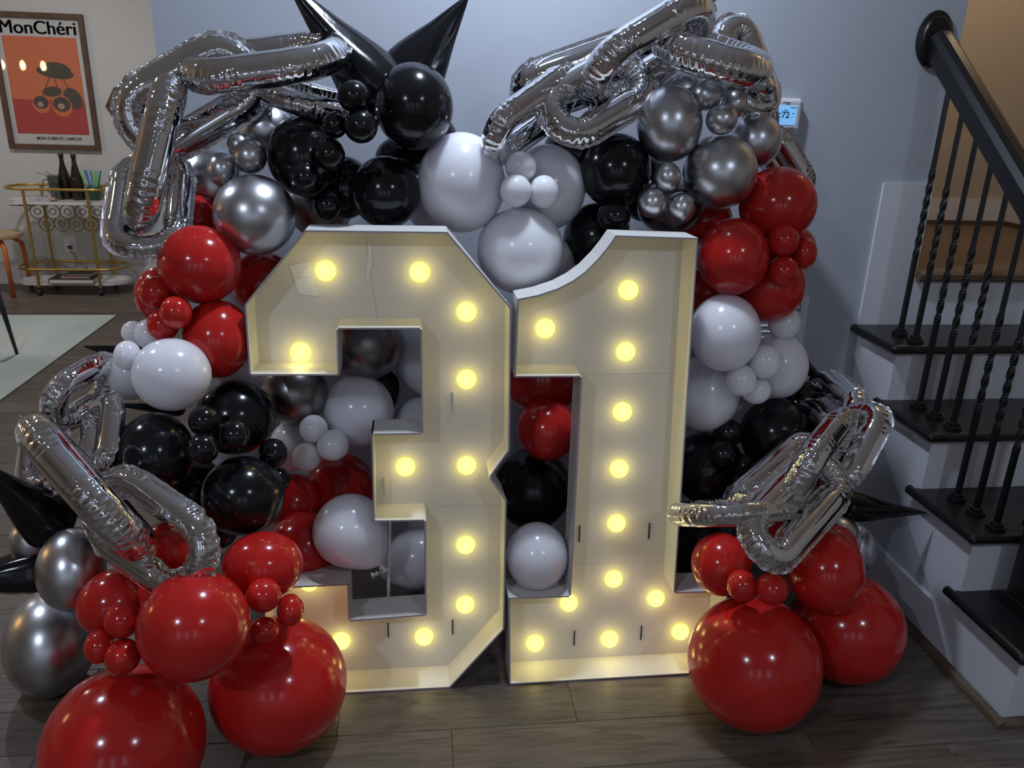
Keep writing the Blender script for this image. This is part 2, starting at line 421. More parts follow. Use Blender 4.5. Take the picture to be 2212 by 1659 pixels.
bm = bmesh.new(); box(bm, (2.27, 3.622, LZ + 0.01), (1.18, 0.02, 0.02)); box(bm, (2.843, 3.07, LZ + 0.01), (0.02, 1.10, 0.02))
struct(mesh_obj('trim_1', bm, M['wood_molding']))

# balustrade: newel, rail, rosette and twisted balusters
bal = struct(empty('balustrade', (1.57, 1.7, 0)))
def bp(bm):
    bmesh.ops.translate(bm, verts=bm.verts, vec=(-1.57, -1.7, 0)); return bm
XB = 1.572
rail_a = at(2012, 92, YB - 0.03); rail_a.x = XB + 0.02
SLP = 0.193 / 0.2527
def rail_z(y): return rail_a.z - SLP * (rail_a.y - y)
# rail section: flat sides and a rounded top
sec = [(x * 1.1, z * 1.15) for x, z in [(-0.026, -0.034), (0.026, -0.034), (0.030, -0.010), (0.033, 0.012), (0.024, 0.026), (0.010, 0.033), (-0.010, 0.033), (-0.024, 0.026), (-0.033, 0.012), (-0.030, -0.010)]]
dv = Vector((0, 1, SLP)).normalized(); nv = Vector((0, -SLP, 1)).normalized()
e0 = Vector((XB + 0.02, rail_a.y + 0.005, rail_z(rail_a.y + 0.005))); e1 = Vector((XB + 0.02, 1.45, rail_z(1.45)))
bm = bmesh.new(); prism(bm, [e1 + Vector((x, 0, 0)) + nv * z for x, z in sec], e1, e0)
mesh_obj('handrail', bp(bm), M['black_rail'], bal)
bm = bmesh.new(); lathe(bm, [(0, 0), (0.082, 0), (0.088, 0.006), (0.086, 0.012), (0.078, 0.015), (0.070, 0.018), (0.064, 0.024), (0, 0.026)], 40)
bmesh.ops.transform(bm, matrix=Matrix.Translation((XB + 0.012, YB, rail_a.z + 0.012)) @ align((0, -1, 0)) @ Matrix.Diagonal((0.66, 0.93, 1, 1)), verts=bm.verts)
mesh_obj('rosette', bp(bm), M['black_rail'], bal, smooth=False)
def baluster_bm(h):
    bm = bmesh.new(); s = 0.0065; n = 90; rings = []
    t0, t1 = 0.34, 0.68
    for i in range(n + 1):
        z = h * i / n; f_ = i / n
        tw = 0 if f_ < t0 else (1 if f_ > t1 else (f_ - t0) / (t1 - t0))
        a = PI / 4 + tw * PI * 3.25
        k = 1.06 if t0 < f_ < t1 else 1.0
        rings.append([bm.verts.new((s * 1.414 * k * math.cos(a + PI / 2 * q), s * 1.414 * k * math.sin(a + PI / 2 * q), z)) for q in range(4)])
    for p, q in zip(rings[:-1], rings[1:]):
        for k in range(4): bm.faces.new([p[k], p[(k + 1) % 4], q[(k + 1) % 4], q[k]])
    bm.faces.new(list(reversed(rings[0]))); bm.faces.new(rings[-1])
    return bm
def shoe_bm():
    bm = bmesh.new(); box(bm, (0, 0, 0.007), (0.036, 0.036, 0.014), bev=0.002); box(bm, (0, 0, 0.019), (0.026, 0.026, 0.012), bev=0.003); return bm
bal0 = shoe0 = None
for i in range(9):
    y = 2.352 - i * 0.0845
    k = max(q for q in range(4) if NY[q] + 0.015 < y)
    if y < 1.74: continue
    h = rail_z(y) - 0.03 - TZ[k]
    o = mesh_obj('baluster', baluster_bm(0.95), M['black_iron'], bal) if bal0 is None else link_copy(bal0, bal)
    bal0 = bal0 or o
    o.location = (XB - 1.57, y - 1.7, TZ[k]); o.scale = (1, 1, h / 0.95)
    s = mesh_obj('baluster_shoe', shoe_bm(), M['black_iron'], bal) if shoe0 is None else link_copy(shoe0, bal)
    shoe0 = shoe0 or s
    s.location = (XB - 1.57, y - 1.7, TZ[k])
nx, ny = 1.60, 1.70
bm = bmesh.new(); box(bm, (nx + 0.065, ny - 0.065, TZ[0] + 0.12), (0.13, 0.13, 0.24), bev=0.002); box(bm, (nx + 0.065, ny - 0.065, TZ[0] + 0.018), (0.145, 0.145, 0.036), bev=0.004)
mesh_obj('newel_plinth', bp(bm), M['black_rail'], bal)
mesh_obj('newel_cap', bp(B((nx + 0.065, ny - 0.065, TZ[0] + 0.25), (0.142, 0.142, 0.022), 0.005)), M['black_rail'], bal)
mesh_obj('newel_shaft', bp(B((nx + 0.065, ny - 0.065, TZ[0] + 0.63), (0.085, 0.085, 0.75), 0.003)), M['black_rail'], bal)

# recessed ceiling lights, out of frame but mirrored in every balloon; the rear pair are added fill
for i, (x, y) in enumerate(DOWN):
    r = empty('downlight', (x, y, CEIL)); tag(r, ['recessed cool ceiling light above the marquee numbers', 'recessed cool ceiling light at the left, over the hall end', 'added cool fill light in the ceiling behind the photographer on the left', 'added cool fill light in the ceiling behind the photographer on the right', 'recessed warm ceiling light near the bar cart', 'recessed warm ceiling light over the dining rug'][i], 'ceiling light', 'recessed ceiling lights')
    bm = bmesh.new(); lathe(bm, [(0.070, -0.001), (0.095, -0.001), (0.093, -0.008), (0.078, -0.010), (0.070, -0.004)], 36, cap=False)
    mesh_obj('trim_ring', bm, M['plastic_white'], r)
    bm = bmesh.new(); lathe(bm, [(0, -0.003), (0.069, -0.003), (0.069, -0.001), (0, -0.001)], 36, cap=False)
    mesh_obj('lens', bm, M['lens_warm' if y > 4 else 'lens_cool'], r)
# linear chandelier over the dining table (out of frame, mirrored in the balloons and in the poster glass)
ch = empty('chandelier', CHAND); tag(ch, 'linear black chandelier with five bare warm bulbs over the dining rug', 'chandelier')
mesh_obj('bar', B((0, 0, 0.12), (1.1, 0.03, 0.03)), M['black_iron'], ch)
bm = bmesh.new(); box(bm, (0, 0, CEIL - CHAND[2] - 0.015), (0.3, 0.1, 0.03))
for s in (-0.12, 0.12): tube(bm, [(s, 0, 0.13), (s, 0, CEIL - CHAND[2] - 0.02)], 0.006, 8)
mesh_obj('hanger', bm, M['black_iron'], ch)
for i in range(5):
    x = -0.46 + 0.23 * i
    s_ = mesh_obj('socket', T_([(x, 0, 0.11), (x, 0, 0.055)], 0.016, 10), M['gold'], ch)
    bm = bmesh.new(); lathe(bm, [(0, -0.055), (0.018, -0.045), (0.03, -0.015), (0.026, 0.02), (0.012, 0.05), (0, 0.056)], 16, Matrix.Translation((x, 0, 0)), cap=False)
    mesh_obj('bulb', bm, M['bulb_warm'], ch, smooth=True)
# ================================================================== marquee numbers
LEAN, LY, LD = 0.10, 1.753, 0.086
def lp3(x, s, d=0.0, lift=0.0):
    return Vector((x, LY + LEAN * s + d, s + lift))
P3 = [(-.253, 1.207), (.072, 1.207), (.226, 1.030), (.228, .670), (.181, .600), (.223, .536), (.223, .170), (.078, .001), (-.253, .001), (-.397, .170), (-.397, .318), (-.181, .320), (-.181, .217), (.013, .224), (.013, .486), (-.115, .488), (-.115, .720), (.008, .720), (.007, .978), (-.186, .978), (-.187, .866), (-.396, .868), (-.397, 1.037)]
P1 = [(.474, 1.204), (.456, 1.177), (.435, 1.150), (.404, 1.118), (.374, 1.096), (.338, 1.077), (.290, 1.061), (.240, 1.051), (.236, .858), (.403, .857), (.396, .260), (.232, .262), (.239, .001), (.833, .004), (.838, .256), (.687, .258), (.683, .776), (.679, 1.200)]
BUL3 = [(703, 585), (907, 588), (1008, 674), (649, 761), (1008, 820), (876, 1009), (1008, 1006), (1006, 1178), (1005, 1307), (916, 1376), (737, 1385), (668, 1258)]
BUL1 = [(1358, 627), (1178, 710), (1352, 760), (1345, 890), (1338, 1013), (1332, 1131), (1326, 1251), (1229, 1303), (1417, 1293), (1156, 1390), (1317, 1381), (1470, 1365)]
def on_panel(px, py, d=LD):
    r = ray(px, py)                       # plane Y = LY + d + LEAN*Z
    t = (LY + d + LEAN * CAMH) / (r.y - LEAN * r.z)
    p = CAM + r * t
    return p
def back(x, s):                            # the tray rises a little towards the back at the floor
    return lp3(x + FL.get((x, s), 0), s, LD)
# the outer walls flare a little towards the front
FL = {(.683, .776): -.010, (.679, 1.200): -.010, (.687, .258): -.006, (.833, .004): -.012, (.838, .256): -.012, (-.396, .868): .007, (-.397, 1.037): .007, (-.397, .170): .007, (-.397, .318): .007, (.226, 1.030): -.006, (.228, .670): -.006, (.223, .536): -.005, (.223, .170): -.005}
def area2(P): return sum(P[i][0] * P[(i + 1) % len(P)][1] - P[(i + 1) % len(P)][0] * P[i][1] for i in range(len(P)))
def number(name, P, pieces, bulbs, slots, label):
    root = empty(name, (sum(p[0] for p in P) / len(P), LY, 0)); tag(root, label, 'marquee number', 'marquee numbers lit by bulbs')
    off = -root.location
    def put(bm):
        bmesh.ops.translate(bm, verts=bm.verts, vec=off); return bm
    # back panel pieces: 5 mm foam board with a visible joint
    for piece in pieces:
        bm = bmesh.new()
        f_ = [back(x, s) for x, s in piece]
        cen = sum(f_, Vector()) / len(f_)
        prism(bm, f_, (0, 0, 0), (0, 0.005, 0))
        o = mesh_obj('back_panel', put(bm), M['foam_white'], root)
    # side walls: one strip per straight edge, the curve of the 1 as one bent strip
    n = len(P); sgn = 1 if area2(P) > 0 else -1
    groups = []; i = 0
    while i < n:
        if name.endswith('one') and i == 0:
            groups.append(list(range(0, 8))); i = 7
        else:
            groups.append([i, (i + 1) % n]); i += 1
    TH = 0.0042
    for g in groups:
        bm = bmesh.new(); rows = []
        for q, idx in enumerate(g):
            x, s = P[idx]
            if q == 0: t = Vector(P[g[1]]) - Vector(P[g[0]])
            elif q == len(g) - 1: t = Vector(P[g[-1]]) - Vector(P[g[-2]])
            else: t = Vector(P[g[q + 1]]) - Vector(P[g[q - 1]])
            nrm = Vector((t.y, -t.x)).normalized() * sgn      # outward
            inx, ins = x - nrm.x * TH, s - nrm.y * TH
            e = 0.002
            rows.append([lp3(x, s), lp3(inx, ins), back(inx, ins) + Vector((0, 0, 0.0)), back(x, s)])
            if s < 0.02:
                rows[-1][0].z = max(rows[-1][0].z, 0.0006)
        vv = [[bm.verts.new(p) for p in r] for r in rows]
        for a, b in zip(vv[:-1], vv[1:]):
            for k in range(4):
                bm.faces.new([a[k], a[(k + 1) % 4], b[(k + 1) % 4], b[k]])
        bm.faces.new(vv[0]); bm.faces.new(list(reversed(vv[-1])))
        bmesh.ops.recalc_face_normals(bm, faces=bm.faces)
        o = mesh_obj('side_wall', put(bm), M['foam_white'], root)
        # the cut front edge of the board
        o.data.materials.append(M['foam_edge'])
        for p in o.data.polygons:
            if abs(p.normal.y) > 0.9 and p.center.y + root.location.y < LY + LEAN * (p.center.z + root.location.z) + 0.03: p.material_index = 1
    # bulbs
    b0 = None
    for px, py in bulbs:
        p = on_panel(px, py, LD - 0.004) 
        if b0 is None:
            bm = bmesh.new(); r = 0.0245
            lathe(bm, [(r, -0.004), (r, 0.0)] + [(r * math.cos(a), 0.017 * math.sin(a)) for a in [PI / 2 * k / 7 for k in range(1, 7)]] + [(0, 0.017)], 28, cap=True)
            bmesh.ops.transform(bm, matrix=align((0, -1, LEAN)), verts=bm.verts)
            b0 = mesh_obj('light_bulb', bm, M['bulb_glow'], root, smooth=True); o = b0
        else: o = link_copy(b0, root)
        o.location = p + off
        bl = lamp('bulb_lamp', 'POINT', p + Vector((0, -0.032, 0.003)), 0.062, (1.0, 0.81, 0.45), 0.014)
    for (x0, y0, x1, y1), raised in slots:
        a, b = on_panel(x0, y0, LD - 0.001), on_panel(x1, y1, LD - 0.001)
        c = (a + b) / 2; h = (a - b).length
        rot = (a - b).to_track_quat('Z', 'Y').to_matrix()
        bm = bmesh.new()
        if raised: box(bm, c + Vector((0, -0.003, 0)), (0.004, 0.008, h), rot)
        else: box(bm, c, (0.0032, 0.003, h), rot)
        mesh_obj('tab' if raised else 'slot', put(bm), M['foam_white' if raised else 'slot_dark'], root)
    return root, put
g = 0.0006
A3 = [(-.253, 1.207), (-.125, 1.207), (-.098, .978), (-.186, .978), (-.187, .866), (-.396, .868), (-.397, 1.037)]
B3 = [(-.125 + g, 1.207), (.072, 1.207), (.226, 1.030), (.228, .670), (.181, .600), (.223, .536), (.222, .480), (.013, .480), (-.115, .488), (-.115, .720), (.008, .720), (.007, .978), (-.098 + g, .978)]
C3 = [(.013, .480 - g), (.222, .480 - g), (.223, .170), (.078, .001), (-.253, .001), (-.397, .170), (-.397, .318), (-.181, .320), (-.181, .217), (.013, .224)]
r3, put3 = number('marquee_number_three', P3, [A3, B3, C3], BUL3,
    [((980, 846, 981, 888), True), ((832, 1030, 833, 1070), True), ((838, 1346, 839, 1377), False), ((978, 1338, 978, 1370), False)],
    'white light-up numeral three of foam board, left of the pair, many yellow bulbs')
A1 = P1[0:9] + [(.403, .857), (.402, .830), (.682, .830), (.679, 1.200)]
A1 = P1[0:9] + [(.403, .857), (.4022, .836), (.6826, .836), (.679, 1.200)]
B1 = [(.4022, .836 - g), (.396, .300), (.6867, .300), (.6826, .836 - g)]
C1 = [(.396, .300 - g), (.396, .260), (.232, .262), (.239, .001), (.833, .004), (.838, .256), (.687, .258), (.6867, .300 - g)]
r1, put1 = number('marquee_number_one', P1, [A1, B1, C1], BUL1,
    [((1252, 1135, 1251, 1170), False), ((1403, 1130, 1401, 1164), False), ((1241, 1363, 1240, 1394), False), ((1386, 1352, 1384, 1382), False)],
    'white light-up numeral one of foam board, nearest the staircase, right of the three')
# strips of clear tape on the upper arm of the 3
def tape(pxs, root, put, d=LD - 0.0006):
    bm = bmesh.new(); prism(bm, [on_panel(x, y, d) for x, y in pxs], (0, 0, 0), (0, -0.0006, 0))
    mesh_obj('tape_strip', put(bm), M['tape'], root, label='shiny strip of clear tape')
tape([(625, 575), (667, 564), (675, 598), (634, 600)], r3, put3)
tape([(634, 601), (675, 599), (689, 640), (645, 635)], r3, put3)
tape([(797, 520), (801, 520), (803, 570), (796, 602), (791, 603)], r3, put3)
# cardboard brace standing behind the 3
pa, pb = at(842, 1128, 2.0), at(839, 1296, 1.93)
tb = mesh_obj('brace', put3(T_([pa, (pa + pb) / 2, pb], 0.0045, 6)), M['foam_white'], r3)
# colour, centre x, centre y, half width, half height (photo pixels), distance, label, group, options
BAL = [
('black', 894, 229, 85, 96, 2.060, 'biggest glossy black balloon at the top, between the two upright black spikes', 'A', {}),
('black', 930, 300, 58, 60, 2.191, 'black balloon peeping out behind the right side of the biggest top black one', 'A', {}),
('black', 764, 208, 36, 36, 1.970, 'small black balloon directly under the left upright black spike', 'A', {}),
('black', 779, 272, 37, 38, 1.960, 'small black balloon touching the lower left of the biggest top black one', 'A', {}),
('black', 723, 270, 28, 29, 1.990, 'tiny black balloon just right of the lower silver chain end, at the upper left', 'A', {}),
('black', 712, 334, 34, 36, 1.980, 'small black balloon in the middle of the upper left black cluster', 'A', {}),
('black', 658, 384, 33, 35, 1.980, 'small black balloon in front of the large one at the left of the cluster', 'A', {}),
('black', 657, 337, 82, 88, 2.088, 'large black balloon at the left end of the upper left black cluster', 'A', {}),
('black', 833, 415, 75, 79, 2.079, 'large black balloon resting just above the top edge of the number 3', 'A', {}),
('black', 706, 444, 30, 32, 2.030, 'dim small black balloon wedged low between the two large ones above the 3', 'A', {}),
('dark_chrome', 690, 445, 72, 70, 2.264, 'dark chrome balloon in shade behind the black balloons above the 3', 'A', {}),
('black', 745, 405, 60, 68, 2.169, 'black balloon in deep shade between the two large ones above the 3', 'A', {}),
('black', 862, 345, 52, 50, 2.239, 'black balloon hidden behind the biggest and the lower large black one at the top', 'A', {}),
('white', 997, 394, 95, 109, 2.091, 'largest white balloon at the top centre, right of the black cluster', 'B', {}),
('white', 945, 440, 70, 68, 2.270, 'white balloon behind the largest white one, just above the top of the 3', 'B', {}),
('white', 1182, 404, 84, 93, 2.157, 'large white balloon behind the trio of small white ones', 'B', {}),
('white', 1125, 360, 34, 34, 2.040, 'small white balloon at the top of the white trio', 'B', {}),
('white', 1114, 412, 34, 36, 2.000, 'small white balloon at the lower left of the white trio', 'B', {}),
('white', 1175, 414, 33, 36, 2.020, 'small white balloon at the lower right of the white trio', 'B', {}),
('white', 1124, 541, 94, 94, 2.060, 'large white balloon resting in the hollow on top of the number 1', 'B', {}),
('white', 1197, 562, 44, 48, 2.180, 'white balloon half hidden behind the one resting on the number 1', 'B', {}),
('black', 1330, 368, 77, 82, 2.120, 'large black balloon left of the silver cluster, under the right silver chain', 'C', {}),
('black', 1250, 332, 78, 76, 2.273, 'black balloon in shadow behind the large white one and under the chain', 'C', {}),
('black', 1290, 515, 74, 78, 2.200, 'black balloon just above the slanted curved top of the number 1', 'C', {}),
('black', 1326, 468, 36, 36, 2.050, 'small dim black balloon below the large black one, above the number 1', 'C', {}),
('black', 1392, 405, 58, 74, 2.303, 'black balloon in deep shade between the large black and silver ones at right', 'C', {}),
('chrome', 1447, 267, 72, 84, 2.080, 'large silver balloon at the upper left of the right hand silver cluster', 'D', {}),
('chrome', 1556, 371, 82, 82, 2.060, 'large silver balloon at the bottom right of the right silver cluster', 'D', {}),
('chrome', 1632, 303, 58, 61, 2.160, 'silver balloon behind the right side of the cluster, below the thermostat', 'D', {}),
('chrome', 1470, 198, 56, 57, 2.260, 'dim silver balloon behind the chain at the top of the silver cluster', 'D', {}),
('chrome', 1527, 206, 33, 34, 2.070, 'small silver balloon at the top of the right silver cluster, under the chain', 'D', {}),
('chrome', 1587, 223, 29, 33, 2.090, 'small silver balloon at the upper right of the small silver trio', 'D', {}),
('chrome', 1559, 258, 35, 34, 2.030, 'small silver balloon at the bottom of the upper trio, between larger silver ones', 'D', {}),
('chrome', 1441, 382, 30, 33, 2.010, 'small silver balloon on top of the lowest silver trio', 'D', {}),
('chrome', 1408, 437, 32, 34, 2.010, 'small silver balloon at the left of the lowest silver trio', 'D', {}),
('chrome', 1470, 448, 32, 34, 2.010, 'small silver balloon at the right of the lowest silver trio, above the number 1', 'D', {}),
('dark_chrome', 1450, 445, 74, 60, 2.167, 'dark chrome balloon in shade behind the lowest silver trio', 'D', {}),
('chrome', 1562, 185, 22, 26, 2.130, 'tiny silver balloon peeping between two small ones under the right chain', 'D', {}),
('red', 1681, 442, 86, 83, 2.080, 'large red balloon at the top of the right hand red cluster', 'E', {}),
('red', 1584, 554, 79, 84, 2.000, 'large red balloon touching the top right corner of the number 1', 'E', {}),
('red', 1692, 519, 35, 35, 1.980, 'small red balloon between the two large ones at the upper right', 'E', {}),
('red', 1737, 546, 29, 34, 2.020, 'small red balloon at the outer right edge of the right red cluster', 'E', {}),
('red', 1712, 540, 53, 54, 2.151, 'red balloon behind the small ones at the outer right edge', 'E', {}),
('red', 1692, 586, 34, 34, 1.974, 'small dim red balloon below its brighter twin in the right red cluster', 'E', {}),
('red', 1664, 615, 78, 80, 2.075, 'large red balloon at the bottom of the upper right red cluster', 'E', {}),
('red', 1525, 475, 58, 55, 2.210, 'dark red balloon in shade behind the silver and red ones by the 1', 'E', {}),
('red', 1530, 630, 58, 60, 2.150, 'dark red balloon half hidden behind the upper right edge of the number 1', 'E', {}),
('white', 1566, 718, 79, 84, 1.970, 'large white balloon against the right edge of the number 1', 'F', {}),
('white', 1695, 698, 36, 36, 2.080, 'small white balloon partly under the lowest large red one on the right', 'F', {}),
('white', 1652, 781, 37, 37, 1.950, 'small white balloon right of the large one beside the number 1', 'F', {}),
('white', 1682, 790, 66, 71, 2.080, 'large white balloon at the right edge, behind the small white ones', 'F', {}),
('white', 1601, 821, 34, 35, 1.940, 'small white balloon below the large one beside the number 1', 'F', {}),
('white', 1633, 843, 33, 30, 1.970, 'small white balloon lowest of the right hand white trio', 'F', {}),
('white', 1522, 850, 77, 82, 2.080, 'large shaded white balloon behind the right edge of the number 1', 'F', {}),
('black', 1676, 937, 80, 78, 2.040, 'large black balloon under the white cluster on the right', 'G', {}),
('black', 1528, 1010, 82, 78, 2.062, 'large black balloon behind the right edge of the number 1, above the chain', 'G', {}),
('black', 1572, 935, 32, 33, 2.020, 'small black balloon directly below the shaded white one on the right', 'G', {}),
('black', 1560, 982, 31, 32, 1.968, 'small dim black balloon left of the lower right chain', 'G', {}),
('black', 1608, 1006, 26, 27, 1.960, 'tiny glossy black balloon beside the lower right silver chain', 'G', {}),
('black', 1515, 1175, 86, 88, 2.100, 'black balloon in deep shade behind the foot of the number 1', 'G', {}),
('red', 1632, 1435, 147, 150, 1.592, 'huge red balloon on the floor in front, right of the number 1', 'H', {}),
('red', 1832, 1358, 129, 123, 1.732, 'huge red balloon on the floor at the far right, beside the staircase', 'H', {}),
('red', 1558, 1219, 66, 69, 1.700, 'red balloon above the huge one, beside the foot of the number 1', 'H', {}),
('red', 1785, 1233, 86, 93, 1.660, 'large red balloon under the lower right chain, above the far right huge one', 'H', {}),
('red', 1602, 1265, 33, 35, 1.580, 'small red balloon, left of the pair on top of the huge one at right', 'H', {}),
('red', 1667, 1273, 37, 36, 1.550, 'small red balloon, right of the pair on top of the huge one at right', 'H', {}),
('red', 1800, 1190, 58, 58, 1.820, 'red balloon peeping out behind the large one under the lower right chain', 'H', {}),
('red', 1650, 1110, 72, 70, 1.840, 'red balloon glimpsed through the hole of the lower right chain', 'H', {}),
('chrome', 1812, 1165, 50, 53, 1.920, 'silver balloon with a golden glow behind the lower right red balloons', 'H', {}),
('chrome', 1848, 1182, 48, 57, 2.020, 'dull silver balloon behind the other at the right, nearest the staircase wall', 'H', {}),
('chrome', 577, 278, 66, 64, 2.200, 'silver balloon under the upper left chain, behind the black cluster', 'I', {}),
('chrome', 462, 398, 84, 88, 2.206, 'large pale silver balloon at the left, behind the small silver trio', 'I', {}),
('chrome', 479, 366, 32, 37, 2.020, 'small silver balloon at the left of the upper left silver trio', 'I', {}),
('chrome', 540, 338, 37, 38, 2.020, 'small silver balloon at the right of the upper left silver trio', 'I', {}),
('chrome', 517, 314, 28, 28, 2.090, 'small silver balloon at the top of the upper left trio, half hidden', 'I', {}),
('chrome', 549, 464, 91, 88, 1.980, 'large silver balloon at the upper left corner of the number 3', 'I', {}),
('red', 431, 571, 93, 85, 1.920, 'large red balloon under the upper left chain, touching the silver one', 'J', {}),
('red', 468, 732, 78, 85, 1.897, 'large red balloon against the left side of the number 3', 'J', {}),
('red', 345, 636, 57, 60, 1.981, 'red balloon at the outer left edge, behind the small red trio', 'J', {}),
('red', 337, 632, 38, 36, 1.899, 'small red balloon at the top of the left hand red trio', 'J', {}),
('red', 380, 675, 36, 36, 1.828, 'small red balloon at the right of the left hand red trio', 'J', {}),
('red', 352, 702, 36, 34, 1.856, 'small red balloon at the bottom of the left hand red trio', 'J', {}),
('red', 568, 610, 72, 68, 2.100, 'dark red balloon behind the upper left slanted edge of the 3', 'J', {}),
('red', 425, 478, 58, 58, 2.094, 'red balloon seen behind the hanging chain link at the upper left', 'J', {}),
('white', 370, 809, 88, 79, 1.783, 'largest white balloon on the left, below the red cluster', 'K', {}),
('white', 287, 718, 26, 25, 1.911, 'tiny white balloon at the upper left end of the left white cluster', 'K', {}),
('white', 322, 722, 34, 33, 1.885, 'small white balloon at the top of the left white cluster, beside the red trio', 'K', {}),
('white', 275, 768, 31, 32, 1.800, 'small white balloon at the outer left edge of the left white cluster', 'K', {}),
('white', 283, 808, 56, 56, 1.900, 'white balloon behind the largest left white one, above the chain', 'K', {}),
('white', 514, 784, 60, 56, 2.000, 'white balloon half hidden behind the red one at the left of the 3', 'K', {}),
('black', 508, 902, 88, 81, 1.880, 'large black balloon at the top of the lower left black cluster', 'L', {}),
('black', 333, 981, 88, 90, 1.740, 'large black balloon beside the left chain, left end of the black cluster', 'L', {}),
('black', 524, 1071, 92, 86, 1.720, 'large black balloon at the bottom of the lower left black cluster', 'L', {}),
('black', 440, 909, 34, 33, 1.700, 'small black balloon at the upper left of the lower left black cluster', 'L', {}),
('black', 439, 969, 35, 34, 1.660, 'small black balloon in the middle of the lower left black cluster', 'L', {}),
('black', 507, 940, 33, 34, 1.700, 'small black balloon with an orange glint, right of the middle black one', 'L', {}),
('black', 590, 979, 32, 32, 1.800, 'small black balloon at the right end of the lower left black cluster', 'L', {}),
('black', 602, 1036, 26, 27, 1.840, 'tiny black balloon peeping out right of the bottom black one', 'L', {}),
('black', 418, 1062, 72, 74, 1.912, 'black balloon in shade between the large lower left black ones', 'L', {}),
('red', 378, 1188, 80, 74, 1.660, 'dark red balloon seen through the lowest loop of the lower left chain', 'P', {}),
('black', 468, 1142, 48, 46, 1.848, 'black balloon in shade just above the red ones at the lower left', 'L', {}),
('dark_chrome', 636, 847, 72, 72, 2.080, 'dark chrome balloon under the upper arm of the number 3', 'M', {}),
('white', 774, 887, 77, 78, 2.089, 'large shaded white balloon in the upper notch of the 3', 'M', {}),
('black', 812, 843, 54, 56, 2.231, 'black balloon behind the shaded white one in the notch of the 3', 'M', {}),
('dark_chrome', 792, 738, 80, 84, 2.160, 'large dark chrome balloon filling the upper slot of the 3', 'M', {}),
('white', 935, 775, 86, 82, 2.240, 'shaded white balloon at the right of the upper slot of the 3', 'M', {}),
('white', 913, 925, 68, 68, 2.140, 'cream tinted white balloon just above the middle arm of the 3', 'M', {}),
('white', 677, 926, 31, 30, 1.980, 'small white balloon at the top of the trio left of the middle arm', 'M', {}),
('white', 719, 962, 35, 34, 1.960, 'small white balloon at the right of the trio left of the middle arm', 'M', {}),
('white', 662, 987, 32, 32, 1.970, 'small white balloon at the bottom of the trio left of the middle arm', 'M', {}),
('white', 636, 962, 54, 56, 2.080, 'shaded white balloon behind the trio left of the middle arm of the 3', 'M', {}),
('red', 735, 1060, 78, 82, 2.144, 'dark red balloon behind the middle arm of the 3', 'M', {}),
('red', 632, 1085, 60, 62, 2.052, 'dark red balloon beside the lower left black cluster', 'M', {}),
('red', 655, 1180, 78, 76, 1.937, 'dark red balloon just above the lower arm of the 3', 'M', {}),
('white', 755, 1146, 82, 80, 1.880, 'bright white balloon sitting on the lower arm of the number 3', 'M', {'neck': (0.66, -0.75)}),
('white', 903, 1206, 60, 74, 2.020, 'shaded white balloon with a stretched neck in the lower slot of the 3', 'M', {'neck': (-0.9, -0.35)}),
('red', 1172, 815, 86, 82, 2.165, 'dark red balloon at the top of the slot left of the number 1 stem', 'N', {}),
('red', 1183, 929, 66, 67, 2.035, 'dim red balloon with tiny glints in the slot left of the 1 stem', 'N', {}),
('black', 1150, 1055, 86, 88, 2.120, 'black balloon in shade low in the slot left of the 1 stem', 'N', {}),
('white', 1160, 1201, 67, 74, 1.850, 'pale white balloon sitting on the foot of the number 1', 'N', {}),
('chrome', 152, 1231, 79, 91, 1.612, 'silver balloon between the two black spikes at the lower left', 'O', {}),
('chrome', 70, 1168, 53, 52, 1.740, 'silver balloon at the left edge, above the lower black spike', 'O', {}),
('chrome', 105, 1392, 105, 118, 1.861, 'big silver balloon at the bottom left edge of the photo', 'O', {}),
('chrome', 143, 1085, 42, 46, 1.760, 'silver balloon mostly hidden behind the lower left chain', 'O', {}),
('red', 246, 1305, 84, 77, 1.548, 'red balloon left of the big one in the lower left red cluster', 'P', {}),
('red', 264, 1339, 41, 41, 1.450, 'small red balloon at the top of the trio at the lower left', 'P', {}),
('red', 213, 1397, 33, 38, 1.440, 'small red balloon at the left of the trio at the lower left', 'P', {}),
('red', 265, 1418, 41, 40, 1.420, 'small red balloon at the bottom of the trio, on the huge front one', 'P', {}),
('red', 416, 1353, 125, 122, 1.420, 'big bright red balloon in the middle of the lower left red cluster', 'P', {}),
('red', 567, 1223, 89, 76, 1.610, 'red balloon beside the end of the lower left chain', 'P', {}),
('red', 569, 1286, 39, 38, 1.510, 'small red balloon at the top of the right hand trio, lower left', 'P', {}),
('red', 627, 1318, 30, 36, 1.540, 'small red balloon at the outer right of the trio near the lamps', 'P', {}),
('red', 570, 1362, 33, 30, 1.500, 'small red balloon at the bottom of the trio, above the huge right one', 'P', {}),
('red', 262, 1617, 184, 184, 1.438, 'huge red balloon cut off by the bottom edge of the photo', 'P', {}),
('red', 598, 1482, 151, 153, 1.613, 'huge red balloon on the floor in front of the foot of the 3', 'P', {}),
]
GROUPS = {'A': 'black balloons above the number 3', 'B': 'white balloons at the top centre', 'C': 'black balloons above the number 1', 'D': 'silver balloons at the upper right', 'E': 'red balloons at the upper right', 'F': 'white balloons on the right', 'G': 'black balloons at the lower right', 'H': 'balloons at the bottom right by the staircase', 'I': 'silver balloons at the upper left', 'J': 'red balloons at the upper left', 'K': 'white balloons on the left', 'L': 'black balloons at the lower left', 'M': 'balloons behind and between the arms of the 3', 'N': 'balloons in the slot of the number 1', 'O': 'silver balloons at the lower left', 'P': 'red balloons at the lower left'}
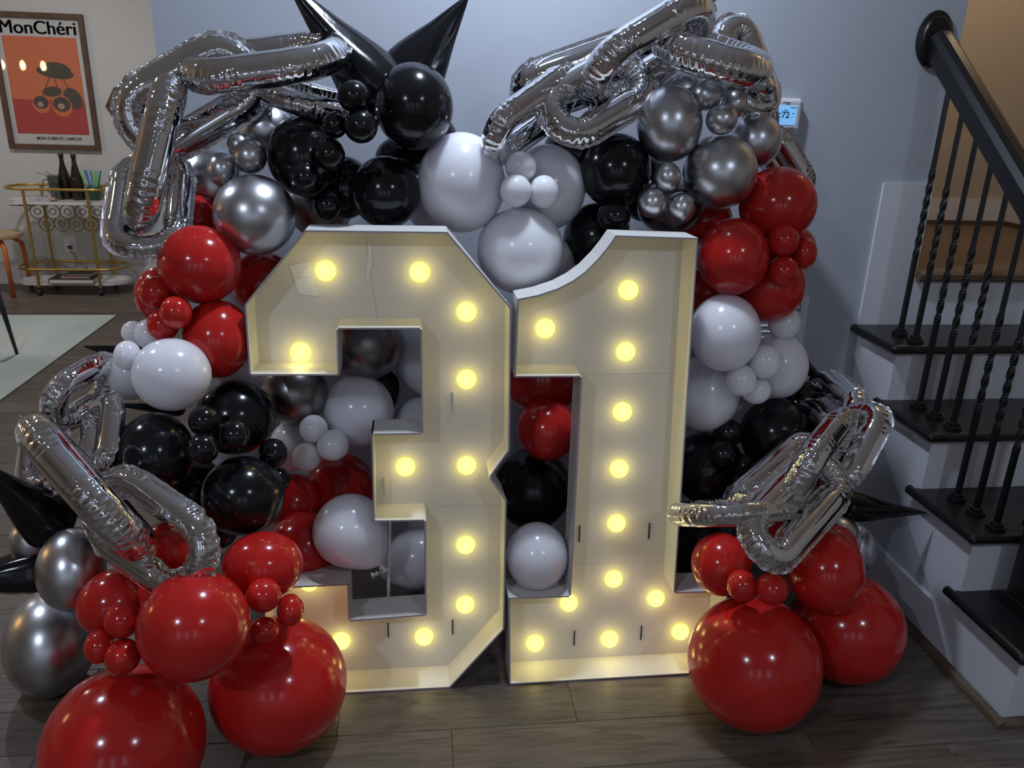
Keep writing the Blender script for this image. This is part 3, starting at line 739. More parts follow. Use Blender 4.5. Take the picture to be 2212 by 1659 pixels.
# ================================================================== latex balloons
def balloon_bm(long=False):
    """unit balloon, neck along +Y, image plane X/Z"""
    bm = bmesh.new(); prof = []
    n = 30
    for i in range(n + 1):
        a = PI * i / n
        y = -math.cos(a); r = math.sin(a)
        if y > 0:                                     # the neck side is drawn out a little
            y2 = y * 1.07 + 0.05 * y ** 6
            r = r * (1 - 0.05 * y * y)
            if long and y > 0.70: y2 += 0.15 * ((y - 0.70) / 0.30) ** 1.6
        else: y2 = y
        if y > 0.985: r = max(r, 0.075)
        prof.append((r, y2))
    prof[0] = (0, prof[0][1]); prof[-1] = (0.07, prof[-1][1])
    if not long: prof.append((0.055, 1.18)); prof.append((0.05, 1.20))
    else: prof.append((0.055, 1.32)); prof.append((0.05, 1.34))
    lathe(bm, prof, 56, Matrix.Rotation(-PI / 2, 4, 'X'), cap=True)
    return bm
def knot_bm():
    bm = bmesh.new()
    Mx = Matrix.Rotation(-PI / 2, 4, 'X')
    lathe(bm, [(0.03, 1.16), (0.085, 1.19), (0.095, 1.22), (0.06, 1.255), (0.05, 1.28), (0.12, 1.36), (0.125, 1.375), (0.03, 1.33)], 14, Mx, cap=True)
    return bm
BMESH = {}; KMESH = {}
for c, m in (('black', 'latex_black'), ('red', 'latex_red'), ('white', 'latex_white'), ('chrome', 'latex_chrome'), ('dark_chrome', 'latex_dark_chrome')):
    for D_, fn, nm in ((BMESH, balloon_bm, 'balloon'), (KMESH, knot_bm, 'knot')):
        me = bpy.data.meshes.new(nm + '_' + c); bm = fn(); bm.normal_update(); bm.to_mesh(me); bm.free()
        me.polygons.foreach_set('use_smooth', [True] * len(me.polygons)); me.materials.append(M[m]); D_[c] = me
me = bpy.data.meshes.new('balloon_long_neck'); bm = balloon_bm(True); bm.normal_update(); bm.to_mesh(me); bm.free()
me.polygons.foreach_set('use_smooth', [True] * len(me.polygons)); me.materials.append(M['latex_white']); BMESH['neck'] = me
def solve_sphere(cx, cy, rx, ry):
    """centre ray and true half sizes of a ball from the ellipse a wide lens makes of it"""
    x, y = (cx - CXP) / FPX, (cy - CYP) / FPX
    rho = math.hypot(x, y) + 1e-9; c2 = (x / rho) ** 2; s2 = 1 - c2; th = math.atan(rho); t = (rx + ry) / 2 / FPX
    for _ in range(6):
        k = 1 / math.cos(th); m = t / ((math.sqrt(c2 * k * k + s2) + math.sqrt(s2 * k * k + c2)) / 2)
        a = math.atan(m * math.cos(th)); cen = (math.tan(th + a) + math.tan(th - a)) / 2
        th -= (cen - rho) * math.cos(th) ** 2
    k = 1 / math.cos(th); sc = math.tan(th) / rho
    return CXP + x * sc * FPX, CYP + y * sc * FPX, rx / math.sqrt(c2 * k * k + s2), ry / math.sqrt(s2 * k * k + c2)
def place_balloon(col, cx, cy, rx, ry, Y, label, grp, opt):
    x, y, ax, ay = solve_sphere(cx, cy, rx, ry)
    p = at(x, y, Y); dep = (p - CAM).dot(FWD) / FPX
    ax, ay = ax * dep, ay * dep
    v = (p - CAM).normalized()                              # away from the camera
    neck = opt.get('neck')
    o = bpy.data.objects.new('balloon', BMESH['neck' if opt.get('neck') else col]); COL.objects.link(o)
    if neck:
        yv = (RGT * neck[0] + UPV * neck[1]).normalized(); zv = -v; zv = (zv - yv * zv.dot(yv)).normalized(); xv = yv.cross(zv)
        sc = ((ax * ay) ** .5, max(ax, ay) / 1.03, (ax * ay) ** .5)
    else:
        yv = v; zv = (UPV - yv * UPV.dot(yv)).normalized(); xv = yv.cross(zv)
        sc = (ax, (ax + ay) / 2, ay)
    R3 = Matrix((xv, yv, zv)).transposed()
    o.matrix_world = Matrix.Translation(p) @ R3.to_4x4() @ Matrix.Diagonal((*sc, 1))
    tag(o, label, 'balloon', grp)
    k = bpy.data.objects.new('knot', KMESH[col]); COL.objects.link(k); k.parent = o
    if neck: k.location = (0, 0.14, 0)
    return o
for (col, cx, cy, rx, ry, Y, label, gk, opt) in BAL:
    place_balloon(col, cx, cy, rx, ry, Y, label, GROUPS[gk], opt)
# ================================================================== silver foil chain links
def link_mesh(P0, P1, P2, r, seed):
    """P0,P1: the two far ends of the loop's centre line; P2: the middle of one long side"""
    rnd = random.Random(seed)
    C0 = (P0 + P1) / 2; L = P1 - P0; eL = L.normalized()
    W = P2 - C0; W = W - eL * W.dot(eL); eW = W.normalized(); eB = eL.cross(eW)
    hw = W.length; hl = L.length / 2
    if hl < hw * 1.02: hl = hw * 1.02
    str_ = hl - hw
    pts = []   # (pos 2D, outward normal 2D, bend factor, arclength)
    NS, NBND = 26, 110
    def add(px, py, nx, ny, b): pts.append((px, py, nx, ny, b))
    # squarish rounded ends, like a welded foil loop
    for k in range(NS): t = -1 + 2 * k / NS; add(t * str_, hw, 0, 1, max(0, abs(t) - 0.75) * 4)
    for k in range(NBND):
        a = PI / 2 - PI * k / NBND; sh = 1 + 0.05 * math.sin(2 * a) ** 2
        add(str_ + hw * math.cos(a) * sh, hw * math.sin(a) * sh, math.cos(a), math.sin(a), 1)
    for k in range(NS): t = 1 - 2 * k / NS; add(t * str_, -hw, 0, -1, max(0, abs(t) - 0.75) * 4)
    for k in range(NBND):
        a = -PI / 2 - PI * k / NBND; sh = 1 + 0.05 * math.sin(2 * a) ** 2
        add(-str_ + hw * math.cos(a) * sh, hw * math.sin(a) * sh, math.cos(a), math.sin(a), 1)
    n = len(pts); SEG = 26
    # pucker train along the loop, irregular spacing
    ph = [0.0]; s = 0.0
    for i in range(1, n):
        s += math.hypot(pts[i][0] - pts[i - 1][0], pts[i][1] - pts[i - 1][1]); ph.append(s)
    grooves = []; q = 0.0
    while q < s: grooves.append((q, rnd.uniform(0.5, 1.0), rnd.uniform(-0.5, 0.5))); q += rnd.uniform(0.010, 0.021)
    def groove(sv, skew):
        best = 0
        for gq, ga, gs in grooves:
            d = (sv - gq + gs * skew * 0.012) / 0.0032
            if abs(d) < 3: best = max(best, ga * math.exp(-d * d))
        return best
    def w3(x, y, z=0.0): return C0 + eL * x + eW * y + eB * z
    verts, faces = [], []
    off = Vector((rnd.uniform(-50, 50), rnd.uniform(-50, 50), rnd.uniform(-50, 50)))
    for i, (px, py, nx, ny, b) in enumerate(pts):
        for k in range(SEG):
            a = 2 * PI * k / SEG
            inner = math.exp(-(((a - PI)) / 1.0) ** 2); outer = math.exp(-(min(a, 2 * PI - a) / 0.55) ** 2)
            cusp = 0.10 * math.exp(-(min(a, 2 * PI - a) / 0.22) ** 2) + 0.08 * math.exp(-((a - PI) / 0.22) ** 2)
            g = groove(ph[i], math.sin(a)) * (inner * 1.0 + outer * 0.75)
            rr = r * (1 + cusp - (0.015 + 0.22 * b) * g * 0.8 - 0.10 * b * inner)
            rr *= 1 + (0.008 + 0.05 * b) * noise.noise(off + Vector((px * 18, py * 18, a * 1.2)))
            d, z = rr * math.cos(a), rr * math.sin(a)
            verts.append(w3(px + nx * d, py + ny * d, z))
    for i in range(n):
        j = (i + 1) % n
        for k in range(SEG):
            l = (k + 1) % SEG
            faces.append((i * SEG + k, j * SEG + k, j * SEG + l, i * SEG + l))
    # welded seam flange around the outside and the inside of the loop
    sv, sf = [], []
    for side in (1, -1):
        base = len(sv)
        for i, (px, py, nx, ny, b) in enumerate(pts):
            ruff = (0.0012 + 0.0035 * b) * (noise.noise(off + Vector((ph[i] * 95, side * 9.1, 0))) * 2)
            wd = 0.0075 * (1 + 0.45 * b * noise.noise(off + Vector((ph[i] * 120, 7.7 * side, 3)))) * (1 if side > 0 else 0.8)
            d0 = r * (1.04 if side > 0 else -0.96); d1 = d0 + side * wd
            if side < 0: d0, d1 = -r * (1.0 - 0.12 * b), -r * (1.0 - 0.12 * b) - wd
            sv.append(w3(px + nx * d0, py + ny * d0, ruff * 0.3)); sv.append(w3(px + nx * d1, py + ny * d1, ruff))
        for i in range(n):
            j = (i + 1) % n
            sf.append((base + 2 * i, base + 2 * j, base + 2 * j + 1, base + 2 * i + 1))
    return (verts, faces), (sv, sf), C0
LINKS = [
 # upper left chain
 ((300, 280, 2.08), (530, 146, 2.12), (380, 154, 2.10), 30, 'large silver foil link lying face on at the top left of the arch', 'a'),
 ((425, 152, 2.10), (716, 112, 2.10), (562, 153, 1.99), 34, 'horizontal silver foil link left of the tall black spike', 'a'),
 ((575, 190, 2.15), (800, 248, 2.22), (692, 236, 2.07), 23, 'silver foil link dipping behind the small black balloons at the top', 'a'),
 ((367, 200, 2.02), (303, 468, 1.96), (331, 335, 1.90), 34, 'silver foil link hanging down on edge at the upper left', 'a'),
 ((333, 352, 2.10), (312, 534, 1.90), (258, 446, 1.99), 23, 'lowest silver foil link of the upper left chain, seen face on', 'a'),
 # upper right chain
 ((1068, 308, 2.02), (1222, 195, 2.16), (1128, 228, 2.03), 27, 'silver foil link reaching down to the largest white balloon at the top', 'b'),
 ((1140, 205, 2.24), (1420, 105, 2.28), (1262, 130, 2.25), 30, 'silver foil link at the back of the upper right chain', 'b'),
 ((1287, 182, 2.07), (1508, 48, 2.10), (1372, 82, 2.00), 32, 'silver foil link slanting up to the top of the picture', 'b'),
 ((1202, 260, 2.04), (1372, 160, 2.14), (1312, 254, 2.06), 29, 'silver foil loop in the middle of the upper right chain', 'b'),
 ((1447, 92, 2.10), (1628, 148, 2.02), (1542, 132, 1.96), 36, 'fat silver foil link on edge above the right hand silver balloons', 'b'),
 ((1582, 64, 2.22), (1640, 226, 2.16), (1630, 128, 2.20), 26, 'silver foil link standing at the right end of the upper right chain', 'b'),
 ((1630, 175, 2.10), (1642, 258, 2.32), (1654, 212, 2.16), 19, 'crumpled silver foil link beside the thermostat', 'b'),
 ((1660, 300, 2.36), (1722, 398, 2.36), (1708, 338, 2.34), 20, 'silver foil link peeping out behind the red balloons below the thermostat', 'b'),
 # lower left chain
 ((118, 885, 1.76), (232, 815, 1.90), (160, 818, 1.80), 25, 'topmost silver foil link of the lower left chain', 'c'),
 ((226, 880, 1.80), (212, 1005, 1.70), (240, 942, 1.72), 23, 'curled silver foil link beside the left black balloon', 'c'),
 ((100, 930, 1.78), (86, 1048, 1.72), (64, 985, 1.76), 21, 'silver foil link at the outer left of the lower left chain', 'c'),
 ((98, 950, 1.62), (288, 1168, 1.46), (186, 1062, 1.44), 38, 'fat silver foil link slanting down across the left black spike', 'c'),
 ((225, 1083, 1.58), (430, 1225, 1.46), (366, 1096, 1.52), 30, 'lowest silver foil loop above the red balloons at the lower left', 'c'),
 # lower right chain
 ((1758, 842, 2.12), (1830, 905, 1.90), (1826, 850, 1.98), 24, 'topmost silver foil link of the lower right chain', 'd'),
 ((1872, 897, 1.86), (1800, 1030, 1.78), (1864, 974, 1.78), 28, 'silver foil loop nearest the staircase treads', 'd'),
 ((1812, 938, 1.80), (1716, 1062, 1.64), (1752, 990, 1.63), 29, 'bent silver foil link in the middle of the lower right chain', 'd'),
 ((1752, 962, 1.88), (1610, 1085, 1.74), (1664, 1012, 1.84), 27, 'silver foil link behind the bent one in the lower right chain', 'd'),
 ((1792, 1018, 1.72), (1640, 1176, 1.52), (1750, 1128, 1.60), 30, 'lowest silver foil loop above the small red balloons at the right', 'd'),
 ((1494, 1112, 1.62), (1665, 1096, 1.70), (1576, 1112, 1.54), 24, 'horizontal silver foil link touching the stem of the number 1', 'd'),
]
CH_GROUP = {'a': 'silver foil links of the upper left chain', 'b': 'silver foil links of the upper right chain', 'c': 'silver foil links of the lower left chain', 'd': 'silver foil links of the lower right chain'}
for i, (a, b, c, rp, label, gk) in enumerate(LINKS):
    P0, P1, P2 = at(*a), at(*b), at(*c)
    cen = (P0 + P1) / 2
    r = 1.1 * rp / FPX * (((P0 + P1) / 2 + (P2 - (P0 + P1) / 2) * 0.5) - CAM).dot(FWD)
    tub, seam, C0 = link_mesh(P0, P1, P2, r, 100 + i)
    o = mesh_obj('chain_link', ([v - C0 for v in tub[0]], tub[1]), M['foil_silver'], smooth=True)
    o.location = C0; tag(o, label, 'balloon', CH_GROUP[gk])
    s = mesh_obj('seam', ([v - C0 for v in seam[0]], seam[1]), M['foil_crinkle'], o)

# ================================================================== black foil starbursts
def spike_mesh(base, tip, r, seed, folds=5):
    rnd = random.Random(seed); d = tip - base; L = d.length; e = d.normalized()
    u = e.orthogonal().normalized(); v = e.cross(u)
    if abs(u.dot(UPV)) > abs(v.dot(UPV)): u, v = v, -u
    n, seg = 40, 36; verts, faces = [], []
    p0 = rnd.uniform(0, 6)
    for i in range(n + 1):
        t = i / n
        rr = r * ((1 - t) ** 0.92) * (1 + 0.18 * math.sin(PI * min(1, t * 1.6)) * (1 - t)) + 0.0012
        if t < 0.12: rr *= math.sqrt(max(0.02, 1 - ((0.12 - t) / 0.12) ** 2)) * 0.85 + 0.15
        for k in range(seg):
            a = 2 * PI * k / seg
            fold = 0.07 * math.cos(folds * a + p0 + 1.5 * t) * (0.4 + t) + 0.03 * noise.noise(Vector((3 * t, 2 * math.cos(a), 2 * math.sin(a))) + Vector((seed, 0, 0)))
            q = rr * (1 + fold)
            verts.append(base + e * (L * t) + (u * math.cos(a) + v * math.sin(a)) * q)
    for i in range(n):
        for k in range(seg):
            l = (k + 1) % seg; faces.append((i * seg + k, i * seg + l, (i + 1) * seg + l, (i + 1) * seg + k))
    faces.append(tuple(reversed(range(seg)))); faces.append(tuple(range(n * seg, n * seg + seg)))
    return verts, faces
def starburst(c, spikes, label, body_r):
    root = empty('starburst', c); tag(root, label, 'balloon', 'black foil starbursts')
    bm = bmesh.new(); bmesh.ops.create_icosphere(bm, subdivisions=3, radius=body_r)
    for v in bm.verts: v.co *= 1 + 0.25 * noise.noise(v.co * 30)
    mesh_obj('body', bm, M['foil_black'], root, smooth=True)
    for i, (b, t, rp) in enumerate(spikes):
        pb, pt = at(*b), at(*t); r = 1.1 * rp / FPX * (pb - CAM).dot(FWD)
        vs, fs = spike_mesh(pb - c, pt - c, r, i * 3.7 + len(label), 4 + i % 3)
        mesh_obj('spike', (vs, fs), M['foil_black'], root, smooth=True)
starburst(at(858, 205, 2.26), [((838, 222, 2.20), (618, -42, 2.16), 68), ((874, 188, 2.26), (1014, -12, 2.24), 64)], 'black foil starburst with two tall spikes rising over the top of the arch', 0.05)
starburst(at(345, 850, 2.06), [((335, 776, 2.04), (180, 748, 2.02), 26), ((400, 886, 1.96), (228, 872, 1.90), 13)], 'black foil starburst behind the left white balloons, one thin spike poking out left', 0.035)
starburst(at(150, 1180, 1.78), [((132, 1148, 1.72), (-62, 988, 1.62), 52), ((110, 1228, 1.72), (-190, 1275, 1.62), 46)], 'black foil starburst at the lower left edge between silver balloons', 0.05)
starburst(at(1720, 870, 2.14), [((1700, 770, 2.16), (1779, 818, 2.14), 26), ((1725, 845, 2.12), (1800, 852, 2.06), 20), ((1700, 900, 2.08), (1750, 880, 2.02), 26)], 'black foil starburst behind the right white balloons, its short tip towards the stairs', 0.05)
starburst(at(1800, 1092, 1.98), [((1812, 1094, 1.98), (2003, 1108, 1.92), 31)], 'black foil starburst with one long spike pointing at the stair treads', 0.04)
# ================================================================== the dining room at the left
# rug
x1 = (atz(258, 683, 0).x + atz(0, 862, 0).x) / 2; yb = atz(258, 683, 0).y
bm = bmesh.new(); box(bm, (x1 - 1.9, yb - 1.35, 0.005), (3.8, 2.7, 0.009), bev=0.002)
rug = mesh_obj('rug', bm, M['rug']); tag(rug, 'pale grey green rug on the dark floor at the left', 'rug')
# framed poster
F0, F1 = at(180, 31, YL - 0.02), at(215.5, 325, YL - 0.02)
px1 = (F0.x + F1.x) / 2; pz1, pz0 = F0.z, F1.z; px0 = px1 - 0.655
PC = Vector(((px0 + px1) / 2, YL, (pz0 + pz1) / 2)); PWd, PHt = px1 - px0, pz1 - pz0
fr = empty('poster', PC); tag(fr, 'framed orange and red cherry poster on the far left wall', 'poster')
bw = 0.036
bm = bmesh.new()
for sx in (-1, 1): box(bm, (sx * (PWd / 2 - bw / 2), -0.016, 0), (bw, 0.032, PHt), bev=0.003)
for sz in (-1, 1): box(bm, (0, -0.016, sz * (PHt / 2 - bw / 2)), (PWd - 2 * bw, 0.032, bw), bev=0.003)
mesh_obj('frame', bm, M['frame_wood'], fr)
iw, ih = PWd - 2 * bw, PHt - 2 * bw
mesh_obj('paper', B((0, -0.006, 0), (iw, 0.004, ih)), M['paper'], fr)
mg = 0.035
art_t, art_b = ih / 2 - 0.125, -ih / 2 + 0.075
aw = iw - 2 * mg
def flat(name, poly, m, y=-0.009, th=0.0008, par=fr):
    bm = bmesh.new(); prism(bm, [(x, y, z) for x, z in poly], (0, 0, 0), (0, -th, 0)); return mesh_obj(name, bm, m, par)
zmid = art_b + (art_t - art_b) * 0.36
flat('print', [(-aw / 2, zmid), (aw / 2, zmid), (aw / 2, art_t), (-aw / 2, art_t)], M['print_orange'])
flat('print', [(-aw / 2, art_b), (aw / 2, art_b), (aw / 2, zmid), (-aw / 2, zmid)], M['print_red'])
def ell(cx, cz, rx, rz, a0=0, a1=2 * PI, n=28, rot=0):
    return [(cx + rx * math.cos(a0 + (a1 - a0) * k / n) * math.cos(rot) - rz * math.sin(a0 + (a1 - a0) * k / n) * math.sin(rot), cz + rx * math.cos(a0 + (a1 - a0) * k / n) * math.sin(rot) + rz * math.sin(a0 + (a1 - a0) * k / n) * math.cos(rot)) for k in range(n)]
zc = art_b + (art_t - art_b) * 0.30
cherries = [(-0.055, zc + 0.01, 0.062), (0.09, zc - 0.0, 0.072)]
for cx, cz, r in cherries:
    flat('print', ell(cx, cz, r, r * 1.05), M['print_orange'], -0.0100)
    flat('print', ell(cx, cz + 0.012, r * 0.86, r * 0.72), M['print_grey'], -0.0108)
    flat('print', ell(cx - 0.005, cz - 0.002, r * 0.35, r * 0.3), M['print_pink'], -0.0116)
flat('print', ell(0.035, zc + 0.10, 0.07, 0.035, rot=0.1), M['print_grey'], -0.0100)
flat('print', ell(0.175, zc + 0.055, 0.062, 0.078, rot=0.5), M['print_grey'], -0.0096)
lz = zc + 0.235
flat('print', ell(0.075, lz, 0.13, 0.042, rot=-0.12), M['print_grey'], -0.0100)
flat('print', ell(0.10, lz + 0.025, 0.09, 0.045, rot=-0.2), M['print_grey'], -0.0104)
for (ax, az), (bx, bz) in (((0.04, lz - 0.02), (-0.04, zc + 0.06)), ((0.06, lz - 0.02), (0.09, zc + 0.06)), ((0.12, lz - 0.03), (0.17, zc + 0.09))):
    d = Vector((bx - ax, bz - az)).normalized(); nx_, nz_ = -d.y * 0.003, d.x * 0.003
    flat('print', [(ax + nx_, az + nz_), (bx + nx_, bz + nz_), (bx - nx_, bz - nz_), (ax - nx_, az - nz_)], M['print_grey'], -0.0104)
# pale ring outlines in the background of the print
bm = bmesh.new()
for cx, cz, r in ((-0.20, art_t - 0.06, 0.075), (0.0, art_t - 0.03, 0.08), (-0.12, art_t - 0.22, 0.08), (-0.12, zmid + 0.06, 0.07), (-0.21, zmid + 0.02, 0.06), (0.17, zmid + 0.10, 0.06)):
    pts = [(x, -0.0096, z) for x, z in ell(cx, cz, r, r, n=40)]
    pts = [(max(-aw / 2, min(aw / 2, x)), y, max(art_b, min(art_t - 0.002, z))) for x, y, z in pts]
    tube(bm, pts, 0.0013, 4, closed=True)
mesh_obj('print', bm, M['print_line'], fr)
def text(body, size, loc, m, parent, name, ext=0.0006, align_x='CENTER', bold=0.0, rot=(PI / 2, 0, 0), sx=1.0, space=1.0, shear=0.0, heavy=0.0):
    cu = bpy.data.curves.new(name, 'FONT'); cu.body = body; cu.size = size; cu.extrude = ext; cu.align_x = align_x; cu.align_y = 'CENTER'; cu.offset = bold; cu.space_character = space; cu.shear = shear
    t = bpy.data.objects.new(name, cu); COL.objects.link(t)
    dg = bpy.context.evaluated_depsgraph_get(); me = bpy.data.meshes.new_from_object(t.evaluated_get(dg))
    bpy.data.objects.remove(t); bpy.data.curves.remove(cu)
    if heavy:                                  # thicken the strokes sideways
        bm = bmesh.new()
        for k in (-1, -0.33, 0.33, 1):
            n0 = len(bm.verts); bm.from_mesh(me); bm.verts.ensure_lookup_table()
            for v in bm.verts[n0:]: v.co.x += k * heavy
        bm.to_mesh(me); bm.free()
    o = bpy.data.objects.new(name, me); COL.objects.link(o); me.materials.clear(); me.materials.append(m)
    o.parent = parent; o.location = loc; o.rotation_euler = rot; o.scale = (sx, 1, 1)
    return o
text('MonChéri', 0.128, (0, -0.0092, ih / 2 - 0.068), M['ink'], fr, 'title', sx=1.02, heavy=0.0032)
text('MON CHÉRI ET L\'AMOUR', 0.030, (0.035, -0.0092, -ih / 2 + 0.042), M['ink'], fr, 'caption', bold=0.0006, sx=0.95)
mesh_obj('glass', B((0, -0.0150, 0), (iw + 0.004, 0.002, ih + 0.004)), M['glass'], fr)
# small wooden wall ornament half hidden by the chain
hx = at(232, 230, YL - 0.05)
bm = bmesh.new(); R_ = 0.16
hexo = [(R_ * math.cos(PI / 3 * k), R_ * math.sin(PI / 3 * k)) for k in range(6)]; hexi = [(x * 0.86, z * 0.86) for x, z in hexo]
for k in range(6):
    l = (k + 1) % 6
    prism(bm, [(hexo[k][0], 0, hexo[k][1]), (hexo[l][0], 0, hexo[l][1]), (hexi[l][0], 0, hexi[l][1]), (hexi[k][0], 0, hexi[k][1])], (0, 0, 0), (0, -0.10, 0))
o = mesh_obj('wall_shelf', bm, M['frame_wood']); o.location = (hx.x + R_ * 1.0, YL, hx.z); tag(o, 'small hexagonal wooden wall shelf, its corner poking out left of the foil chain', 'shelf')

# ------------------------------------------------------------------ gold bar cart
fl_, frt = atz(90, 637, 0), atz(216, 641, 0)
cy0 = (fl_.y + frt.y) / 2 + 0.01; cxa, cxb = fl_.x, frt.x; cdp = 0.30
cart = empty('bar_cart', ((cxa + cxb) / 2, cy0 + cdp / 2, 0)); tag(cart, 'gold bar cart with two white marble shelves against the far wall', 'bar cart')
CX0, hwc = 0.0, (cxb - cxa) / 2
zr = at(110, 409, cy0).z; zs = at(60, 436, cy0).z; zlr = at(110, 582, cy0).z; zls = at(150, 612, cy0).z
def capsule(l, rad, z, n=14):
    return [(l + rad * math.cos(a), rad * math.sin(a), z) for a in [PI / 2 - PI * k / n for k in range(n + 1)]] + [(-l + rad * math.cos(a), rad * math.sin(a), z) for a in [-PI / 2 - PI * k / n for k in range(n + 1)]]
lc = hwc + 0.008; rc = cdp / 2 + 0.012
for z in (zr, zlr):
    bm = bmesh.new(); tube(bm, capsule(lc, rc, z), 0.010, 10, closed=True); mesh_obj('rail', bm, M['gold'], cart, smooth=True)
for z in (zs, zls):
    bm = bmesh.new(); prism(bm, capsule(lc + 0.03, rc - 0.02, z - 0.02, 18), (0, 0, 0), (0, 0, 0.022)); mesh_obj('shelf', bm, M['marble'], cart)
for sx in (-1, 1):
    for sy in (-1, 1):
        p = mesh_obj('post', T_([(sx * hwc, sy * cdp / 2, 0.055), (sx * hwc, sy * cdp / 2, zr)], 0.0105, 12), M['gold'], cart)
        bm = bmesh.new(); tube(bm, [(sx * hwc - 0.012, sy * cdp / 2, 0.024), (sx * hwc + 0.012, sy * cdp / 2, 0.024)], 0.0235, 16)
        tube(bm, [(sx * hwc, sy * cdp / 2, 0.035), (sx * hwc, sy * cdp / 2, 0.06)], 0.013, 10)
        mesh_obj('caster', bm, M['rubber'], cart)
# wine rack rings below the upper shelf
def ring(cx, cz, r):
    bm = bmesh.new(); tube(bm, [(cx + r * math.cos(2 * PI * k / 24), -0.11, cz + r * math.sin(2 * PI * k / 24)) for k in range(24)], 0.0035, 6, closed=True); return bm
rr = 0.052
for q, (dx, dz) in enumerate([(-0.16, 0), (-0.055, 0), (0.05, 0), (0.155, 0), (0.26, 0), (-0.11, -0.09), (-0.005, -0.09), (0.10, -0.09), (0.205, -0.09)]):
    mesh_obj('rack_ring', ring(dx, zs - 0.022 - rr + dz, rr), M['gold_dark'], cart)
    mesh_obj('rack_ring', ring(dx, zs - 0.022 - rr + dz, rr * 0.42), M['gold_dark'], cart)
bm = bmesh.new()
for k in range(3): tube(bm, [(-hwc - 0.12 + 0.05 * k, -0.12, zs - 0.03), (-hwc - 0.09 + 0.05 * k, -0.05, zs - 0.04), (-hwc - 0.06 + 0.05 * k, 0.1, zs - 0.03)], 0.003, 6)
mesh_obj('glass_rack', bm, M['gold_dark'], cart)
base_c = cart.location
# wine glass hanging upside down at the left end
wg = at(63, 478, cy0 + 0.08)
bm = bmesh.new(); lathe(bm, [(0.036, -0.045), (0.045, -0.01), (0.040, 0.025), (0.018, 0.052), (0.005, 0.060), (0.004, 0.12), (0.010, 0.124), (0.034, 0.127), (0.034, 0.129), (0, 0.129)], 24, cap=False)
o = mesh_obj('wine_glass', bm, M['glass'], smooth=True); o.location = (wg.x, wg.y, zs - 0.030 - 0.129); tag(o, 'clear stemmed glass hanging upside down under the left end of the cart shelf', 'glass')
def on_shelf(px, py_any, ydepth): 
    return at(px, py_any, ydepth).x
def bottle(px, ydepth, label):
    r = empty('bottle', (on_shelf(px, 420, ydepth), ydepth, zs + 0.002)); tag(r, label, 'bottle', 'dark swing top bottles on the cart')
    bm = bmesh.new(); lathe(bm, [(0, 0), (0.043, 0), (0.046, 0.006), (0.046, 0.115), (0.042, 0.155), (0.030, 0.205), (0.018, 0.255), (0.0145, 0.290), (0.0145, 0.315), (0.017, 0.318), (0.017, 0.328), (0, 0.330)], 28, cap=False)
    mesh_obj('body', bm, M['bottle'], r, smooth=True)
    bm = bmesh.new(); tube(bm, [(-0.018, 0, 0.30), (-0.020, 0, 0.33), (-0.008, -0.008, 0.352), (0.004, 0, 0.345)], 0.002, 6); tube(bm, [(0.018, 0, 0.30), (0.020, 0, 0.33), (0.004, 0, 0.348)], 0.002, 6)
    lathe(bm, [(0, 0.330), (0.013, 0.331), (0.013, 0.340), (0.008, 0.347), (0, 0.348)], 14, cap=False)
    mesh_obj('swing_top', bm, M['steel'], r)
bottle(144, cy0 + 0.19, 'left dark glass bottle with a swing top on the bar cart')
bottle(170, cy0 + 0.15, 'right dark glass bottle with a swing top, beside the straws')
# pitcher with tongs
r = empty('pitcher', (on_shelf(124, 425, cy0 + 0.13), cy0 + 0.13, zs + 0.002)); tag(r, 'clear glass pitcher with metal tongs at the left of the dark bottles', 'pitcher')
bm = bmesh.new(); lathe(bm, [(0, 0), (0.036, 0), (0.040, 0.01), (0.050, 0.165), (0.052, 0.178), (0.049, 0.178), (0.046, 0.165), (0.037, 0.012), (0, 0.010)], 28, cap=False); mesh_obj('body', bm, M['glass_smoke'], r, smooth=True)
bm = bmesh.new(); tube(bm, [(-0.045, 0, 0.15), (-0.085, 0, 0.14), (-0.088, 0, 0.08), (-0.045, 0, 0.05)], 0.006, 8); mesh_obj('handle', bm, M['glass_smoke'], r, smooth=True)
bm = bmesh.new(); tube(bm, [(0.02, 0, 0.02), (-0.03, -0.02, 0.17), (-0.11, -0.02, 0.20)], 0.004, 6); tube(bm, [(0.0, 0, 0.02), (-0.02, 0.01, 0.18), (-0.06, 0.0, 0.205)], 0.004, 6); mesh_obj('tongs', bm, M['steel'], r)
# tumbler with straws
r = empty('straw_cup', (on_shelf(204, 420, cy0 + 0.15), cy0 + 0.15, zs + 0.002)); tag(r, 'dark green tumbler full of straws at the right of the bottles', 'cup')
bm = bmesh.new(); lathe(bm, [(0, 0), (0.044, 0), (0.050, 0.10), (0.046, 0.10), (0.041, 0.006), (0, 0.006)], 24, cap=False); mesh_obj('cup', bm, M['green_glass'], r, smooth=True)
for (x, y, lx, ly, c) in [(-0.03, 0, -0.085, 0.0, 'straw_green'), (-0.02, 0.01, -0.055, 0.02, 'straw_blue'), (-0.01, -0.01, -0.035, 0.0, 'straw_blue'), (0.0, 0.012, -0.018, 0.03, 'straw_blue'), (0.012, 0.0, 0.008, 0.0, 'straw_green'), (0.02, 0.012, 0.026, 0.01, 'straw_green'), (0.026, -0.004, 0.052, -0.01, 'straw_green'), (0.022, 0.015, 0.062, 0.02, 'straw_blue')]:
    mesh_obj('straw', T_([(x * 0.4, y, 0.01), (lx, ly, 0.215)], 0.006, 8), M[c], r, label='blue straw' if c == 'straw_blue' else 'green straw')
